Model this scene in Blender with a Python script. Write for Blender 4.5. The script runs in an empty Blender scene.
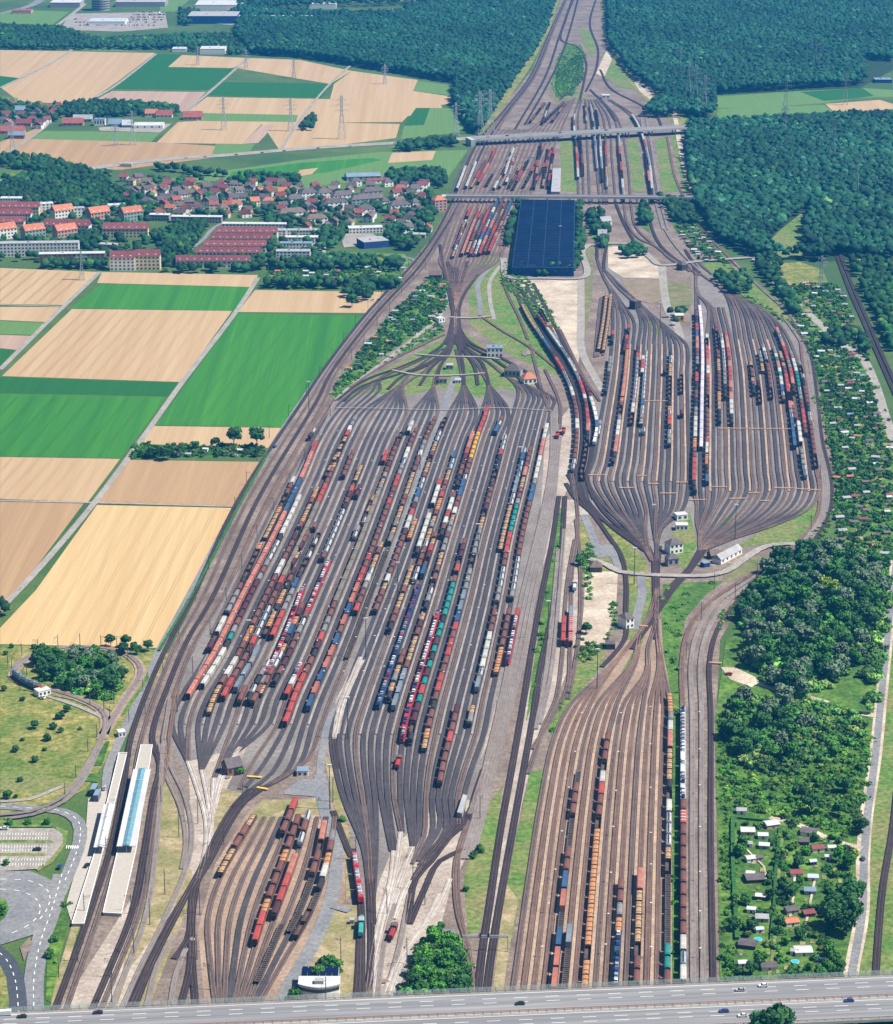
import bpy, bmesh, math, random
import numpy as np
from mathutils import Vector, Matrix
random.seed(7); RNG = np.random.default_rng(11)
C = bpy.context.scene.collection
SC = bpy.context.scene
# ---------------------------------------------------------------- camera, sky, sun, exposure
CAM_H, PITCH, F, W, H = 556.0, math.radians(18.2), 2470.0, 893.0, 1024.0
cam = bpy.data.cameras.new('camera'); camo = bpy.data.objects.new('camera', cam); C.objects.link(camo)
camo.location = (0, 0, CAM_H); camo.rotation_euler = (math.pi/2 - PITCH, 0, 0)
cam.sensor_fit = 'VERTICAL'; cam.sensor_height = 24.0; cam.lens = 24.0*F/H
cam.clip_start = 5; cam.clip_end = 40000
SC.camera = camo
SUN_EL, SUN_AZ = math.radians(56), math.radians(99)      # azimuth clockwise from +Y (the view direction)
world = bpy.data.worlds.new('World'); SC.world = world; world.use_nodes = True
nt = world.node_tree; bg = nt.nodes['Background']
sky = nt.nodes.new('ShaderNodeTexSky'); sky.sky_type = 'NISHITA'; sky.sun_disc = False
sky.sun_elevation = SUN_EL; sky.sun_rotation = SUN_AZ; sky.altitude = 300
nt.links.new(sky.outputs[0], bg.inputs[0]); bg.inputs[1].default_value = 0.052
sun = bpy.data.lights.new('sun', 'SUN'); sun.energy = 5.0; sun.angle = math.radians(0.5); sun.color = (1.0, 0.955, 0.88)
suno = bpy.data.objects.new('sun', sun); C.objects.link(suno)
sd = Vector((math.sin(SUN_AZ)*math.cos(SUN_EL), math.cos(SUN_AZ)*math.cos(SUN_EL), math.sin(SUN_EL)))
suno.rotation_euler = sd.to_track_quat('Z', 'Y').to_euler()
SC.view_settings.view_transform = 'Standard'; SC.view_settings.look = 'None'
SC.view_settings.exposure = 0.85; SC.view_settings.gamma = 1; SC.view_settings.use_curve_mapping = False
SC.cycles.max_bounces = 4; SC.cycles.diffuse_bounces = 2; SC.cycles.glossy_bounces = 2
SC.cycles.transmission_bounces = 2; SC.cycles.volume_bounces = 1; SC.cycles.transparent_max_bounces = 6

# ---------------------------------------------------------------- helpers
ct, st = math.cos(PITCH), math.sin(PITCH)
def P(x, y, z=0.0):
    """ground point seen at a place in the picture (x right, y down)"""
    u, v = (x - W/2)/F, (H/2 - y)/F
    dx, dy, dz = u, ct + v*st, -st + v*ct
    t = (CAM_H - z)/-dz
    return (dx*t, dy*t, z)
def PXY(X, Y, Z=0.0):
    d = Y*ct + (CAM_H - Z)*st
    return (W/2 + F*X/d, H/2 - F*(Y*st - (CAM_H - Z)*ct)/d)
def ppm(y):                       # picture pixels per metre across, at height y
    p = P(W/2, y); return F/(p[1]*ct + CAM_H*st)
def tag(o, label=None, cat=None, group=None, kind=None):
    if label: o['label'] = label
    if cat: o['category'] = cat
    if group: o['group'] = group
    if kind: o['kind'] = kind
    return o
def link(name, me, parent=None, loc=None, rz=0.0):
    o = bpy.data.objects.new(name, me); C.objects.link(o)
    if loc is not None: o.location = loc
    if rz: o.rotation_euler = (0, 0, rz)
    if parent is not None: o.parent = parent
    return o
def empty(name, loc, rz=0.0, s=None):
    o = bpy.data.objects.new(name, None); C.objects.link(o); o.location = loc; o.rotation_euler = (0, 0, rz)
    o.empty_display_size = 0.5
    if s: o.scale = (s, s, s)
    return o
def copy_tree(o, parent=None):
    c = o.copy(); C.objects.link(c); c.parent = parent
    for ch in o.children: copy_tree(ch, c)
    return c
class MB:
    """collects faces of one mesh"""
    def __init__(s): s.v = []; s.f = []; s.m = []
    def add(s, vs, fs, m=0):
        n = len(s.v); s.v += [tuple(p) for p in vs]; s.f += [tuple(i+n for i in f) for f in fs]; s.m += [m]*len(fs); return s
    def box(s, x0, x1, y0, y1, z0, z1, m=0):
        return s.add([(x0,y0,z0),(x1,y0,z0),(x1,y1,z0),(x0,y1,z0),(x0,y0,z1),(x1,y0,z1),(x1,y1,z1),(x0,y1,z1)],
              [(0,3,2,1),(4,5,6,7),(0,1,5,4),(1,2,6,5),(2,3,7,6),(3,0,4,7)], m)
    def prism(s, prof, y0, y1, m=0):      # profile in x,z swept along y
        n = len(prof)
        vs = [(x, y0, z) for x, z in prof] + [(x, y1, z) for x, z in prof]
        fs = [(i, (i+1) % n, n+(i+1) % n, n+i) for i in range(n)] + [tuple(range(n-1, -1, -1)), tuple(range(n, 2*n))]
        return s.add(vs, fs, m)
    def prismx(s, prof, x0, x1, m=0):     # profile in y,z swept along x
        n = len(prof)
        vs = [(x0, y, z) for y, z in prof] + [(x1, y, z) for y, z in prof]
        fs = [(i, n+i, n+(i+1) % n, (i+1) % n) for i in range(n)] + [tuple(range(n)), tuple(range(2*n-1, n-1, -1))]
        return s.add(vs, fs, m)
    def cyl(s, cx, cy, z0, z1, r0, r1=None, n=8, m=0):
        r1 = r0 if r1 is None else r1
        vs = [(cx+r*math.cos(a*2*math.pi/n), cy+r*math.sin(a*2*math.pi/n), z) for r, z in ((r0, z0), (r1, z1)) for a in range(n)]
        fs = [(i, (i+1) % n, n+(i+1) % n, n+i) for i in range(n)] + [tuple(range(n-1, -1, -1)), tuple(range(n, 2*n))]
        return s.add(vs, fs, m)
    def bar(s, a, b, w, m=0):
        a, b = Vector(a), Vector(b); d = (b-a).normalized()
        up = Vector((0,0,1)) if abs(d.z) < .9 else Vector((1,0,0))
        p = d.cross(up).normalized()*w/2; q = d.cross(p).normalized()*w/2
        vs = [a-p-q, a+p-q, a+p+q, a-p+q, b-p-q, b+p-q, b+p+q, b-p+q]
        return s.add(vs, [(0,3,2,1),(4,5,6,7),(0,1,5,4),(1,2,6,5),(2,3,7,6),(3,0,4,7)], m)
    def mesh(s, name, mats):
        me = bpy.data.meshes.new(name); me.from_pydata(s.v, [], s.f)
        for m in (mats if isinstance(mats, (list, tuple)) else [mats]): me.materials.append(m)
        if any(s.m): me.polygons.foreach_set('material_index', s.m)
        me.update(); return me
    def build(s, name, mats, parent=None, loc=None, rz=0.0):
        return link(name, s.mesh(name, mats), parent, loc, rz)

def mat(name, c1, c2=None, scale=0.1, rough=0.85, c3=None, scale3=None, detail=4.0, mix3=0.5, rnd=0.0, spec=None, metal=0.0, stretch=None, uv=False, bump=0.0, lo=.38, hi=.62, fine=.22, fsc=.55):
    """procedural material: base colour c1, broken up by c2 (noise at 'scale') and c3 (a larger noise)"""
    m = bpy.data.materials.new(name); m.use_nodes = True; n = m.node_tree; b = n.nodes['Principled BSDF']
    b.inputs['Roughness'].default_value = rough; b.inputs['Metallic'].default_value = metal
    b.inputs['Specular IOR Level'].default_value = 0.25 if spec is None else spec
    L = n.links.new
    tc = n.nodes.new('ShaderNodeTexCoord'); src = tc.outputs['UV' if uv else 'Object']
    if stretch:
        mp = n.nodes.new('ShaderNodeMapping'); mp.inputs['Scale'].default_value = stretch[:3]
        if len(stretch) > 3: mp.inputs['Rotation'].default_value = (0, 0, stretch[3])
        L(src, mp.inputs[0]); src = mp.outputs[0]
    def noise(sc, det):
        t = n.nodes.new('ShaderNodeTexNoise'); t.inputs['Scale'].default_value = sc; t.inputs['Detail'].default_value = det
        t.inputs['Roughness'].default_value = 0.62; L(src, t.inputs['Vector']); return t.outputs['Fac']
    def ramp(fac, a, bb):
        r = n.nodes.new('ShaderNodeMapRange'); r.inputs['From Min'].default_value = a; r.inputs['From Max'].default_value = bb
        L(fac, r.inputs['Value']); return r.outputs[0]
    def mix(fac, A, B):
        x = n.nodes.new('ShaderNodeMix'); x.data_type = 'RGBA'
        if isinstance(fac, float): x.inputs[0].default_value = fac
        else: L(fac, x.inputs[0])
        for k, s_ in ((6, A), (7, B)):
            if isinstance(s_, tuple): x.inputs[k].default_value = (*s_[:3], 1)
            else: L(s_, x.inputs[k])
        return x.outputs[2]
    col = (*c1[:3], 1)
    if c2 is not None:
        f0 = noise(scale, detail); col = mix(ramp(f0, lo, hi), tuple(c1), tuple(c2))
        if bump:
            bp = n.nodes.new('ShaderNodeBump'); bp.inputs['Distance'].default_value = bump; L(f0, bp.inputs['Height']); L(bp.outputs[0], b.inputs['Normal'])
    if c3 is not None:
        col = mix(ramp(noise(scale3 or scale*.13, 3.0), .5-.16*mix3*2, .5+.2), col if not isinstance(col, tuple) else col[:3], tuple(c3))
    if c3 is not None and fine:
        g_ = n.nodes.new('ShaderNodeMix'); g_.data_type = 'RGBA'; g_.blend_type = 'MULTIPLY'; g_.inputs[0].default_value = 1.0
        mr_ = n.nodes.new('ShaderNodeMapRange'); mr_.inputs['From Min'].default_value = .32; mr_.inputs['From Max'].default_value = .68; mr_.inputs['To Min'].default_value = 1-fine; mr_.inputs['To Max'].default_value = 1+fine
        L(noise(fsc, 3.0), mr_.inputs[0]); cx = n.nodes.new('ShaderNodeCombineColor')
        for k_ in range(3): L(mr_.outputs[0], cx.inputs[k_])
        L(col, g_.inputs[6]); L(cx.outputs[0], g_.inputs[7]); col = g_.outputs[2]
    if rnd:
        oi = n.nodes.new('ShaderNodeObjectInfo'); hs = n.nodes.new('ShaderNodeHueSaturation')
        mr = n.nodes.new('ShaderNodeMapRange'); mr.inputs['To Min'].default_value = 1-rnd; mr.inputs['To Max'].default_value = 1+rnd
        L(oi.outputs['Random'], mr.inputs[0]); L(mr.outputs[0], hs.inputs['Value'])
        if isinstance(col, tuple): hs.inputs['Color'].default_value = (*col[:3], 1)
        else: L(col, hs.inputs['Color'])
        col = hs.outputs[0]
    if isinstance(col, tuple): b.inputs['Base Color'].default_value = (*col[:3], 1)
    else: L(col, b.inputs['Base Color'])
    return m

ZL = [0.02]
def nextz(d=0.003): ZL[0] += d; return ZL[0]
def patch(name, pts, m, z=None):
    """a flat piece of ground outlined in picture coordinates"""
    z = nextz() if z is None else z
    g = [P(x, y)[:2] + (z,) for x, y in pts]
    me = bpy.data.meshes.new(name); me.from_pydata(g, [], [tuple(range(len(g)))]); me.materials.append(m); me.update()
    if me.polygons[0].normal.z < 0: me.flip_normals()
    return tag(link(name, me), kind='structure')
def dense(pts, step=8.0, closed=False, ground=False):
    """Catmull-Rom through the points -> even ground polyline (n,2)"""
    g = np.array([p[:2] if ground else P(*p)[:2] for p in pts], float)
    if len(g) == 2: g = np.array([g[0], (g[0]+g[1])/2, g[1]])
    p = np.vstack([2*g[0]-g[1], g, 2*g[-1]-g[-2]]); out = []
    for i in range(1, len(p)-2):
        a, b, c, d = p[i-1:i+3]; L_ = np.linalg.norm(c-b); n = max(2, int(L_/step))
        # centripetal parametrisation keeps the curve from overshooting
        t0 = 0; t1 = t0+max(np.linalg.norm(b-a), 1e-3)**.5; t2 = t1+max(L_, 1e-3)**.5; t3 = t2+max(np.linalg.norm(d-c), 1e-3)**.5
        t = np.linspace(t1, t2, n, endpoint=False)[:, None]
        A1 = (t1-t)/(t1-t0)*a+(t-t0)/(t1-t0)*b; A2 = (t2-t)/(t2-t1)*b+(t-t1)/(t2-t1)*c; A3 = (t3-t)/(t3-t2)*c+(t-t2)/(t3-t2)*d
        B1 = (t2-t)/(t2-t0)*A1+(t-t0)/(t2-t0)*A2; B2 = (t3-t)/(t3-t1)*A2+(t-t1)/(t3-t1)*A3
        out.append((t2-t)/(t2-t1)*B1+(t-t1)/(t2-t1)*B2)
    out.append(g[-1:]); return np.vstack(out)
def normals(q):
    t = np.gradient(q, axis=0); t /= np.maximum(np.linalg.norm(t, axis=1, keepdims=True), 1e-9)
    return np.stack([-t[:, 1], t[:, 0]], 1)
def ribbon_mb(mb, q, off, w, z, m=0):
    n = normals(q); a = q+n*(off-w/2); b = q+n*(off+w/2); k = len(q)
    vs = [(x, y, z) for x, y in a]+[(x, y, z) for x, y in b]
    return mb.add(vs, [(i, k+i, k+i+1, i+1) if False else (i, i+1, k+i+1, k+i) for i in range(k-1)], m)
def up(me):
    # make every face look up
    if len(me.polygons) and sum(p.normal.z for p in me.polygons[:50]) < 0: me.flip_normals()
def ribbon(name, pts, w, m, z=None, kind='structure'):
    z = nextz() if z is None else z
    mb = MB(); ribbon_mb(mb, dense(pts), 0, w, z); o = mb.build(name, m); up(o.data)
    return tag(o, kind=kind)
ONES = ['', 'first', 'second', 'third', 'fourth', 'fifth', 'sixth', 'seventh', 'eighth', 'ninth', 'tenth', 'eleventh', 'twelfth',
        'thirteenth', 'fourteenth', 'fifteenth', 'sixteenth', 'seventeenth', 'eighteenth', 'nineteenth']
def ordw(n):
    if n < 20: return ONES[n]
    T_ = ['', '', 'twent', 'thirt', 'fort', 'fift', 'sixt', 'sevent'][n//10]
    return T_+'ieth' if n % 10 == 0 else T_+'y-'+ONES[n % 10]
# ---------------------------------------------------------------- ground materials
G_LAND = mat('meadow_land', (.050,.105,.020), (.085,.125,.030), .035, c3=(.030,.075,.018), scale3=.006, bump=.6)
G_GRASS = mat('verge_grass', (.055,.135,.018), (.115,.175,.035), .09, c3=(.17,.16,.06), scale3=.02, mix3=.3, bump=.5, fine=.4, fsc=.35)
G_LUSH = mat('lush_grass', (.050,.130,.012), (.125,.205,.030), .16, c3=(.028,.080,.012), scale3=.035, bump=.8, fine=.4, fsc=.35)
G_DRY = mat('dry_meadow', (.140,.150,.026), (.310,.245,.090), .11, c3=(.070,.125,.020), scale3=.03, mix3=.5, bump=.5, fine=.4, fsc=.35)
G_OCHRE = mat('ochre_grass', (.235,.180,.090), (.36,.285,.175), .15, c3=(.14,.145,.045), scale3=.045, mix3=.5, bump=.3)
G_YARD = mat('yard_gravel', (.165,.125,.100), (.260,.205,.165), .28, c3=(.11,.08,.065), scale3=.03, bump=.1)
G_BALL = mat('grey_ballast', (.175,.155,.142), (.235,.210,.190), .35, c3=(.125,.108,.100), scale3=.02, bump=.1)
G_BROWN = mat('brown_ballast', (.270,.185,.130), (.345,.250,.180), .30, c3=(.20,.14,.10), scale3=.025, bump=.1)
G_LIGHT = mat('pale_ballast', (.330,.275,.225), (.420,.365,.305), .25, c3=(.24,.19,.155), scale3=.05, bump=.1)
G_SAND = mat('sandy_ground', (.430,.350,.265), (.500,.430,.340), .12, c3=(.28,.22,.16), scale3=.04, mix3=.4, bump=.2)
G_EARTH = mat('brown_earth', (.200,.145,.105), (.250,.190,.140), .12, c3=(.16,.13,.07), scale3=.05)
G_OLIVE = mat('olive_ground', (.150,.135,.065), (.22,.18,.10), .12, c3=(.08,.11,.03), scale3=.05)
A_ROAD = mat('asphalt', (.175,.172,.172), (.215,.210,.208), .3, c3=(.14,.145,.155), scale3=.04)
A_DARK = mat('new_asphalt', (.040,.048,.062), (.055,.062,.075), .4)
A_PALE = mat('pale_road', (.255,.232,.205), (.315,.290,.255), .3, c3=(.21,.19,.165), scale3=.05)
A_PAVE = mat('pale_paving', (.33,.30,.26), (.38,.345,.30), .5)
A_WHITE = mat('road_paint', (.72,.72,.70))
def crop(name, a, b, ang, sc=(1.6,.02,1), c3=None, **k):
    return mat(name, a, b, .25, stretch=(sc[0], sc[1], 1, ang), c3=c3, scale3=.05, detail=3.0, fine=.06, **k)
CA = math.radians(-14)
S_WARM = crop('ripe_wheat', (.450,.315,.150), (.490,.355,.180), CA, c3=(.40,.265,.115), lo=.3, hi=.7)
S_PALE = crop('pale_stubble', (.375,.260,.145), (.410,.295,.170), CA, c3=(.34,.225,.115), lo=.3, hi=.7)
S_BROWN = crop('brown_stubble', (.315,.200,.100), (.350,.235,.125), CA, c3=(.275,.17,.085), lo=.3, hi=.7)
S_PINK = crop('bare_soil', (.330,.225,.165), (.37,.265,.195), CA, c3=(.29,.19,.14), lo=.3, hi=.7)
S_GREEN = crop('green_crop', (.026,.150,.010), (.046,.180,.014), CA, c3=(.018,.120,.010), lo=.3, hi=.7)
S_DEEP = crop('deep_green_crop', (.008,.082,.010), (.014,.098,.012), CA, lo=.3, hi=.7)
S_LGREEN = crop('light_green_crop', (.075,.160,.035), (.105,.185,.05), CA, lo=.3, hi=.7)

# ---------------------------------------------------------------- land
g = MB(); g.add([(-9000,-800,0),(9000,-800,0),(9000,26000,0),(-9000,26000,0)], [(0,1,2,3)]); tag(g.build('ground', G_LAND), kind='structure')
def fields(kind, m, *polys):
    for p in polys: patch(kind, p, m)
fields('wheat_field', S_WARM, [(97,505),(233,508),(222,535),(161,648),(0,644),(0,628),(36,590)])
fields('stubble_field', S_BROWN, [(0,501),(84,503),(34,570),(2,612),(0,612)], [(129,460),(268,462),(236,507),(98,502)])
fields('stubble_field', S_PALE, [(0,457),(120,459),(88,502),(0,499)], [(72,309),(232,311),(181,382),(2,376)], [(102,272),(258,275),(253,287),(97,283)],
  [(255,290),(384,292),(376,303),(368,313),(238,312)], [(153,426),(281,428),(268,448),(142,444)],
  [(0,268),(98,272),(63,305),(0,304)], [(0,307),(60,307),(45,322),(0,320)])
fields('stubble_field', S_PINK, [(0,335),(34,336),(17,350),(0,348)])
fields('green_field', S_GREEN, [(0,394),(167,397),(121,458),(0,456)], [(101,284),(253,287),(235,311),(71,308)],
  [(238,313),(364,316),(345,340),(318,378),(300,405),(283,427),(156,425)])
fields('green_field', S_DEEP, [(0,377),(180,383),(167,396),(0,393)], [(0,349),(15,350),(0,366)])
fields('green_field', S_LGREEN, [(0,321),(45,323),(34,335),(0,334)])
# upper fields
fields('stubble_field', S_PALE, [(0,50),(155,53),(120,80),(85,104),(20,102),(16,99),(0,87)], [(182,55),(248,58),(234,68),(168,67)], [(250,58),(300,60),(352,71),(330,84),(236,68)],
  [(207,97),(322,99),(440,102),(444,113),(408,116),(402,122),(300,123),(262,124),(242,144),(156,143),(178,122),(198,121),(186,113)],
  [(352,71),(418,80),(413,91),(454,97),(446,105),(330,99),(334,84)], [(262,124),(300,122),(400,124),(396,138),(300,150),(280,151),(276,145)])
fields('stubble_field', S_PINK, [(112,91),(206,92),(186,112),(85,105)], [(262,125),(275,125),(258,143),(242,144)])
fields('stubble_field', S_BROWN, [(30,139),(44,132),(151,142),(216,146),(210,158),(120,170),(90,168),(20,158),(0,160),(0,155)], [(0,142),(44,126),(10,155),(0,156)])
fields('green_field', S_DEEP, [(158,54),(181,55),(168,67),(235,69),(208,90),(114,89)], [(218,82),(330,84),(322,98),(206,95)], [(0,76),(19,78),(0,89)], [(416,108),(438,108),(424,125),(404,125)])
fields('green_field', S_LGREEN, [(44,131),(161,132),(151,142),(30,139)], [(216,144),(255,144),(248,154),(211,157)], [(200,113),(298,115),(296,122),(198,121)],
  [(0,97),(18,98),(16,104),(0,106)], [(418,81),(458,86),(455,96),(413,91)], [(430,108),(452,108),(460,122),(465,132),(401,139),(404,126),(424,125)], [(70,46),(98,47),(140,52),(70,50)])
fields('green_field', S_GREEN, [(0,173),(47,175),(22,181),(0,181)])
patch('meadow', [(160,180),(230,170),(300,160),(380,152),(468,150),(455,168),(448,178),(400,178),(330,184),(300,190),(240,186)], S_LGREEN)
fields('green_field', S_GREEN, [(232,172),(300,163),(370,158),(382,160),(330,172),(262,180),(228,180)])
fields('stubble_field', S_PALE, [(392,153),(436,151),(432,160),(388,163)], [(300,170),(318,168),(312,174),(296,177)])
patch('lawn', [(328,252),(404,254),(412,262),(400,268),(340,264)], S_LGREEN)
# clearing in the right forest
fields('green_field', S_LGREEN, [(712,97),(800,91),(862,88),(893,90),(893,97),(860,98),(826,103),(760,108),(718,108)], [(718,109),(824,105),(834,112),(760,117),(716,121)])
fields('green_field', S_DEEP, [(800,92),(862,88),(874,96),(850,99),(824,101)])
fields('stubble_field', S_PALE, [(825,104),(880,100),(893,104),(893,109),(864,112),(834,112)], [(776,280),(795,276),(800,285),(782,290)])
patch('meadow', [(760,265),(800,262),(822,270),(828,282),(800,286),(776,282)], G_DRY)
patch('dry_meadow', [(0,645),(160,650),(170,655),(150,710),(118,745),(85,790),(60,800),(0,815)], G_DRY)
patch('lush_meadow', [(0,768),(30,772),(66,780),(50,795),(0,790)], G_GRASS)
# the rail corridor
patch('rail_yard', [(50,1016),(88,908),(122,806),(148,735),(196,612),(234,520),(280,432),(325,370),(372,308),(412,262),(430,240),(450,204),(474,148),(505,104),(532,70),(552,25),(562,-4),(608,-4),(603,35),(640,84),(664,112),(684,128),(688,165),(696,226),(725,258),(760,285),(800,322),(822,400),(836,470),(834,512),(802,556),(748,592),(720,640),(716,720),(720,1016)], G_YARD)
patch('yard_ballast', [(372,383),(340,400),(308,446),(262,520),(222,600),(195,650),(170,695),(164,725),(180,765),(196,795),(238,805),(300,765),(324,745),(336,775),(352,830),(362,890),(366,1000),(384,1000),(400,940),(430,880),(470,800),(490,745),(508,690),(518,620),(532,540),(548,470),(559,415),(548,397),(500,378),(420,376)], G_BALL)
patch('yard_ballast', [(600,265),(612,262),(650,310),(690,330),(692,268),(705,266),(790,322),(806,350),(822,420),(824,500),(780,530),(715,552),(645,556),(600,520),(575,485),(578,440),(603,390),(612,320)], G_BALL)
patch('yard_ballast', [(642,620),(664,620),(674,690),(674,1016),(508,1016),(528,870),(545,775),(560,718),(610,664)], G_BROWN)
patch('yard_ballast', [(446,262),(430,246),(452,204),(476,150),(500,140),(580,128),(658,120),(664,160),(660,196),(600,200),(520,204),(505,250),(480,290),(462,290)], G_YARD)
patch('yard_ballast', [(556,500),(590,500),(584,560),(580,640),(560,690),(540,730),(525,790),(480,1005),(470,1005),(495,860),(520,730),(545,620)], G_LIGHT)
patch('yard_ballast', [(545,440),(575,400),(592,420),(575,470),(565,495),(545,560),(520,640),(500,720),(480,760),(520,620),(540,520)], G_LIGHT)
patch('yard_ballast', [(188,762),(232,750),(248,745),(226,790),(214,850),(190,880),(120,1010),(60,1010),(150,870),(190,800)], G_LIGHT)
patch('yard_ballast', [(361,650),(368,660),(345,705),(336,742),(328,742),(336,700)], G_LIGHT)
patch('yard_ballast', [(392,850),(425,815),(470,800),(486,790),(470,850),(450,890),(440,930),(415,950),(378,1010),(355,1010),(366,930),(380,880)], G_LIGHT)
patch('yard_ballast', [(252,806),(330,796),(346,850),(345,900),(280,1010),(205,1010),(198,930),(215,865)], G_BROWN)
patch('track_gravel', [(127,752),(141,748),(118,862),(104,914),(84,926),(106,840)], G_YARD)
patch('track_gravel', [(123,765),(130,736),(151,690),(171,648),(195,600),(238,500),(303,403),(328,368),(300,412),(245,510),(206,612),(156,735),(148,770)], G_YARD)
# grass inside the corridor
GR = [('fan', G_GRASS, [(336,402),(352,388),(372,376),(420,352),(448,335),(466,333),(490,352),(522,374),(545,398),(500,388),(480,398),(440,388),(400,398),(370,392)]),
 ('n', G_GRASS, [(468,268),(492,254),(505,262),(520,270),(545,300),(566,345),(590,388),(548,372),(500,350),(470,325)]),
 ('s', G_LUSH, [(436,272),(447,284),(447,308),(436,320),(400,346),(360,372),(328,400),(345,371),(394,312)]),
 ('s', G_LUSH, [(440,322),(444,332),(420,347),(385,365),(354,388),(332,399),(346,380),(400,350)]),
 ('w', G_GRASS, [(575,646),(606,648),(604,662),(577,697),(551,736),(548,728),(552,712),(575,677)]),
 ('e', G_LUSH, [(663,584),(724,581),(704,597),(686,618),(679,651),(679,700),(680,990),(672,990),(672,700),(663,650),(661,610)]),
 ('m', G_LUSH, [(560,508),(564,508),(557,570),(549,620),(541,660),(534,700),(526,722),(530,690),(536,650),(543,605),(551,550)]),
 ('m', G_GRASS, [(503,785),(497,830),(489,880),(480,930),(468,935),(464,880),(470,850),(480,815)]),
 ('m', G_GRASS, [(530,772),(545,770),(534,845),(526,880),(517,914),(510,950),(503,905),(514,849)]),
 ('o', G_OCHRE, [(505,882),(518,900),(510,945),(502,1000),(492,1000)]),
 ('l', G_OCHRE, [(161,754),(180,821),(188,865),(168,915),(130,969),(116,1008),(126,955),(143,888),(147,838)]),
 ('l', G_OCHRE, [(190,868),(196,885),(167,960),(150,1006),(138,1006),(165,930)]),
 ('l', G_OCHRE, [(222,788),(246,795),(225,830),(214,845),(214,820)]),
 ('l', G_OCHRE, [(335,905),(358,905),(355,940),(352,1006),(325,1006),(300,968),(318,932)]),
 ('l', G_OCHRE, [(262,800),(318,800),(325,815),(300,815),(262,826),(252,815)]),
 ('l', G_OCHRE, [(322,745),(334,770),(342,800),(352,850),(356,890),(346,900),(345,845),(332,800)]),
 ('l', G_LUSH, [(48,920),(68,898),(72,905),(60,960),(54,1005),(46,1000)]),
 ('l', G_OCHRE, [(72,925),(80,926),(68,965),(55,1008),(50,1008),(60,965)]),
 ('r', G_DRY, [(597,512),(622,535),(645,560),(652,588),(630,592),(616,552)]),
 ('r', G_DRY, [(582,515),(597,540),(612,565),(618,585),(580,585),(574,550)]),
 ('r', G_GRASS, [(676,525),(690,512),(697,545),(686,570),(666,562)]),
 ('r', G_GRASS, [(700,545),(712,530),(735,510),(725,540),(706,552)]),
 ('r', G_GRASS, [(735,548),(760,532),(800,510),(823,500),(815,525),(796,545),(760,545)]),
 ('r', G_OLIVE, [(720,570),(748,556),(782,560),(750,573),(728,583)]),
 ('c', G_GRASS, [(630,592),(650,588),(655,612),(640,630),(632,640),(624,640)]),
 ('c', G_GRASS, [(642,635),(646,637),(620,680),(612,690)]),
 ('u', G_GRASS, [(560,140),(575,138),(577,192),(562,192)]), ('u', G_GRASS, [(627,139),(638,139),(645,192),(633,192)]),
 ('u', G_GRASS, [(655,139),(667,137),(680,192),(662,192)]), ('u', G_GRASS, [(670,135),(676,135),(690,192),(684,192)]),
 ('u', G_LUSH, [(635,206),(647,206),(650,234),(638,224)]), ('u', G_LUSH, [(663,201),(684,200),(706,236),(728,258),(712,260),(676,232)]),
 ('u', G_LUSH, [(672,218),(684,240),(700,262),(728,264),(745,278),(700,258)]),
 ('u', G_LUSH, [(585,212),(602,215),(606,240),(612,246),(600,250),(590,236)]), ('u', G_OLIVE, [(583,247),(594,247),(592,300),(584,340),(582,300)]),
 ('u', G_LUSH, [(560,100),(551,88),(556,60),(566,44),(581,45),(587,58),(575,85)]), ('u', G_GRASS, [(578,27),(590,32),(597,48),(592,58),(583,42)]),
 ('u', G_GRASS, [(599,73),(604,51),(620,70),(640,90),(620,88)]), ('u', G_OLIVE, [(548,95),(575,84),(590,100),(560,106)]),
 ('u', G_GRASS, [(702,263),(725,262),(775,296),(795,318),(803,340),(790,326),(757,304),(716,282)]),
 ('v', G_OLIVE, [(664,280),(690,284),(693,302),(682,318),(668,312)]), ('v', G_GRASS, [(640,312),(656,318),(664,332),(656,335),(646,325)])]
for nm, m, p in GR: patch('grass_patch', p, m)
patch('sandy_lot', [(512,280),(580,280),(582,345),(577,368),(558,338),(540,310),(525,292)], G_SAND)
patch('sandy_lot', [(608,247),(640,246),(660,263),(661,279),(623,278),(608,268)], G_SAND)
patch('earth_lot', [(620,279),(661,280),(662,300),(652,304),(634,300)], G_EARTH)
patch('sandy_lot', [(585,572),(618,572),(616,610),(604,645),(580,646),(584,605)], G_SAND)
patch('lush_meadow', [(726,640),(760,600),(800,562),(835,548),(893,560),(893,600),(880,680),(868,790),(860,845),(850,975),(720,985),(715,720)], G_LUSH)
patch('lush_meadow', [(868,790),(893,600),(893,990),(855,990),(864,850)], G_GRASS)
patch('garden_ground', [(736,815),(800,820),(858,850),(856,900),(848,985),(735,985)], G_LUSH)
patch('garden_ground', [(800,330),(775,292),(795,285),(838,285),(862,340),(893,440),(893,570),(838,545),(836,470),(822,390)], G_LUSH)
patch('pine_floor', [(268,262),(404,262),(400,290),(268,288)], G_LUSH)
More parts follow.
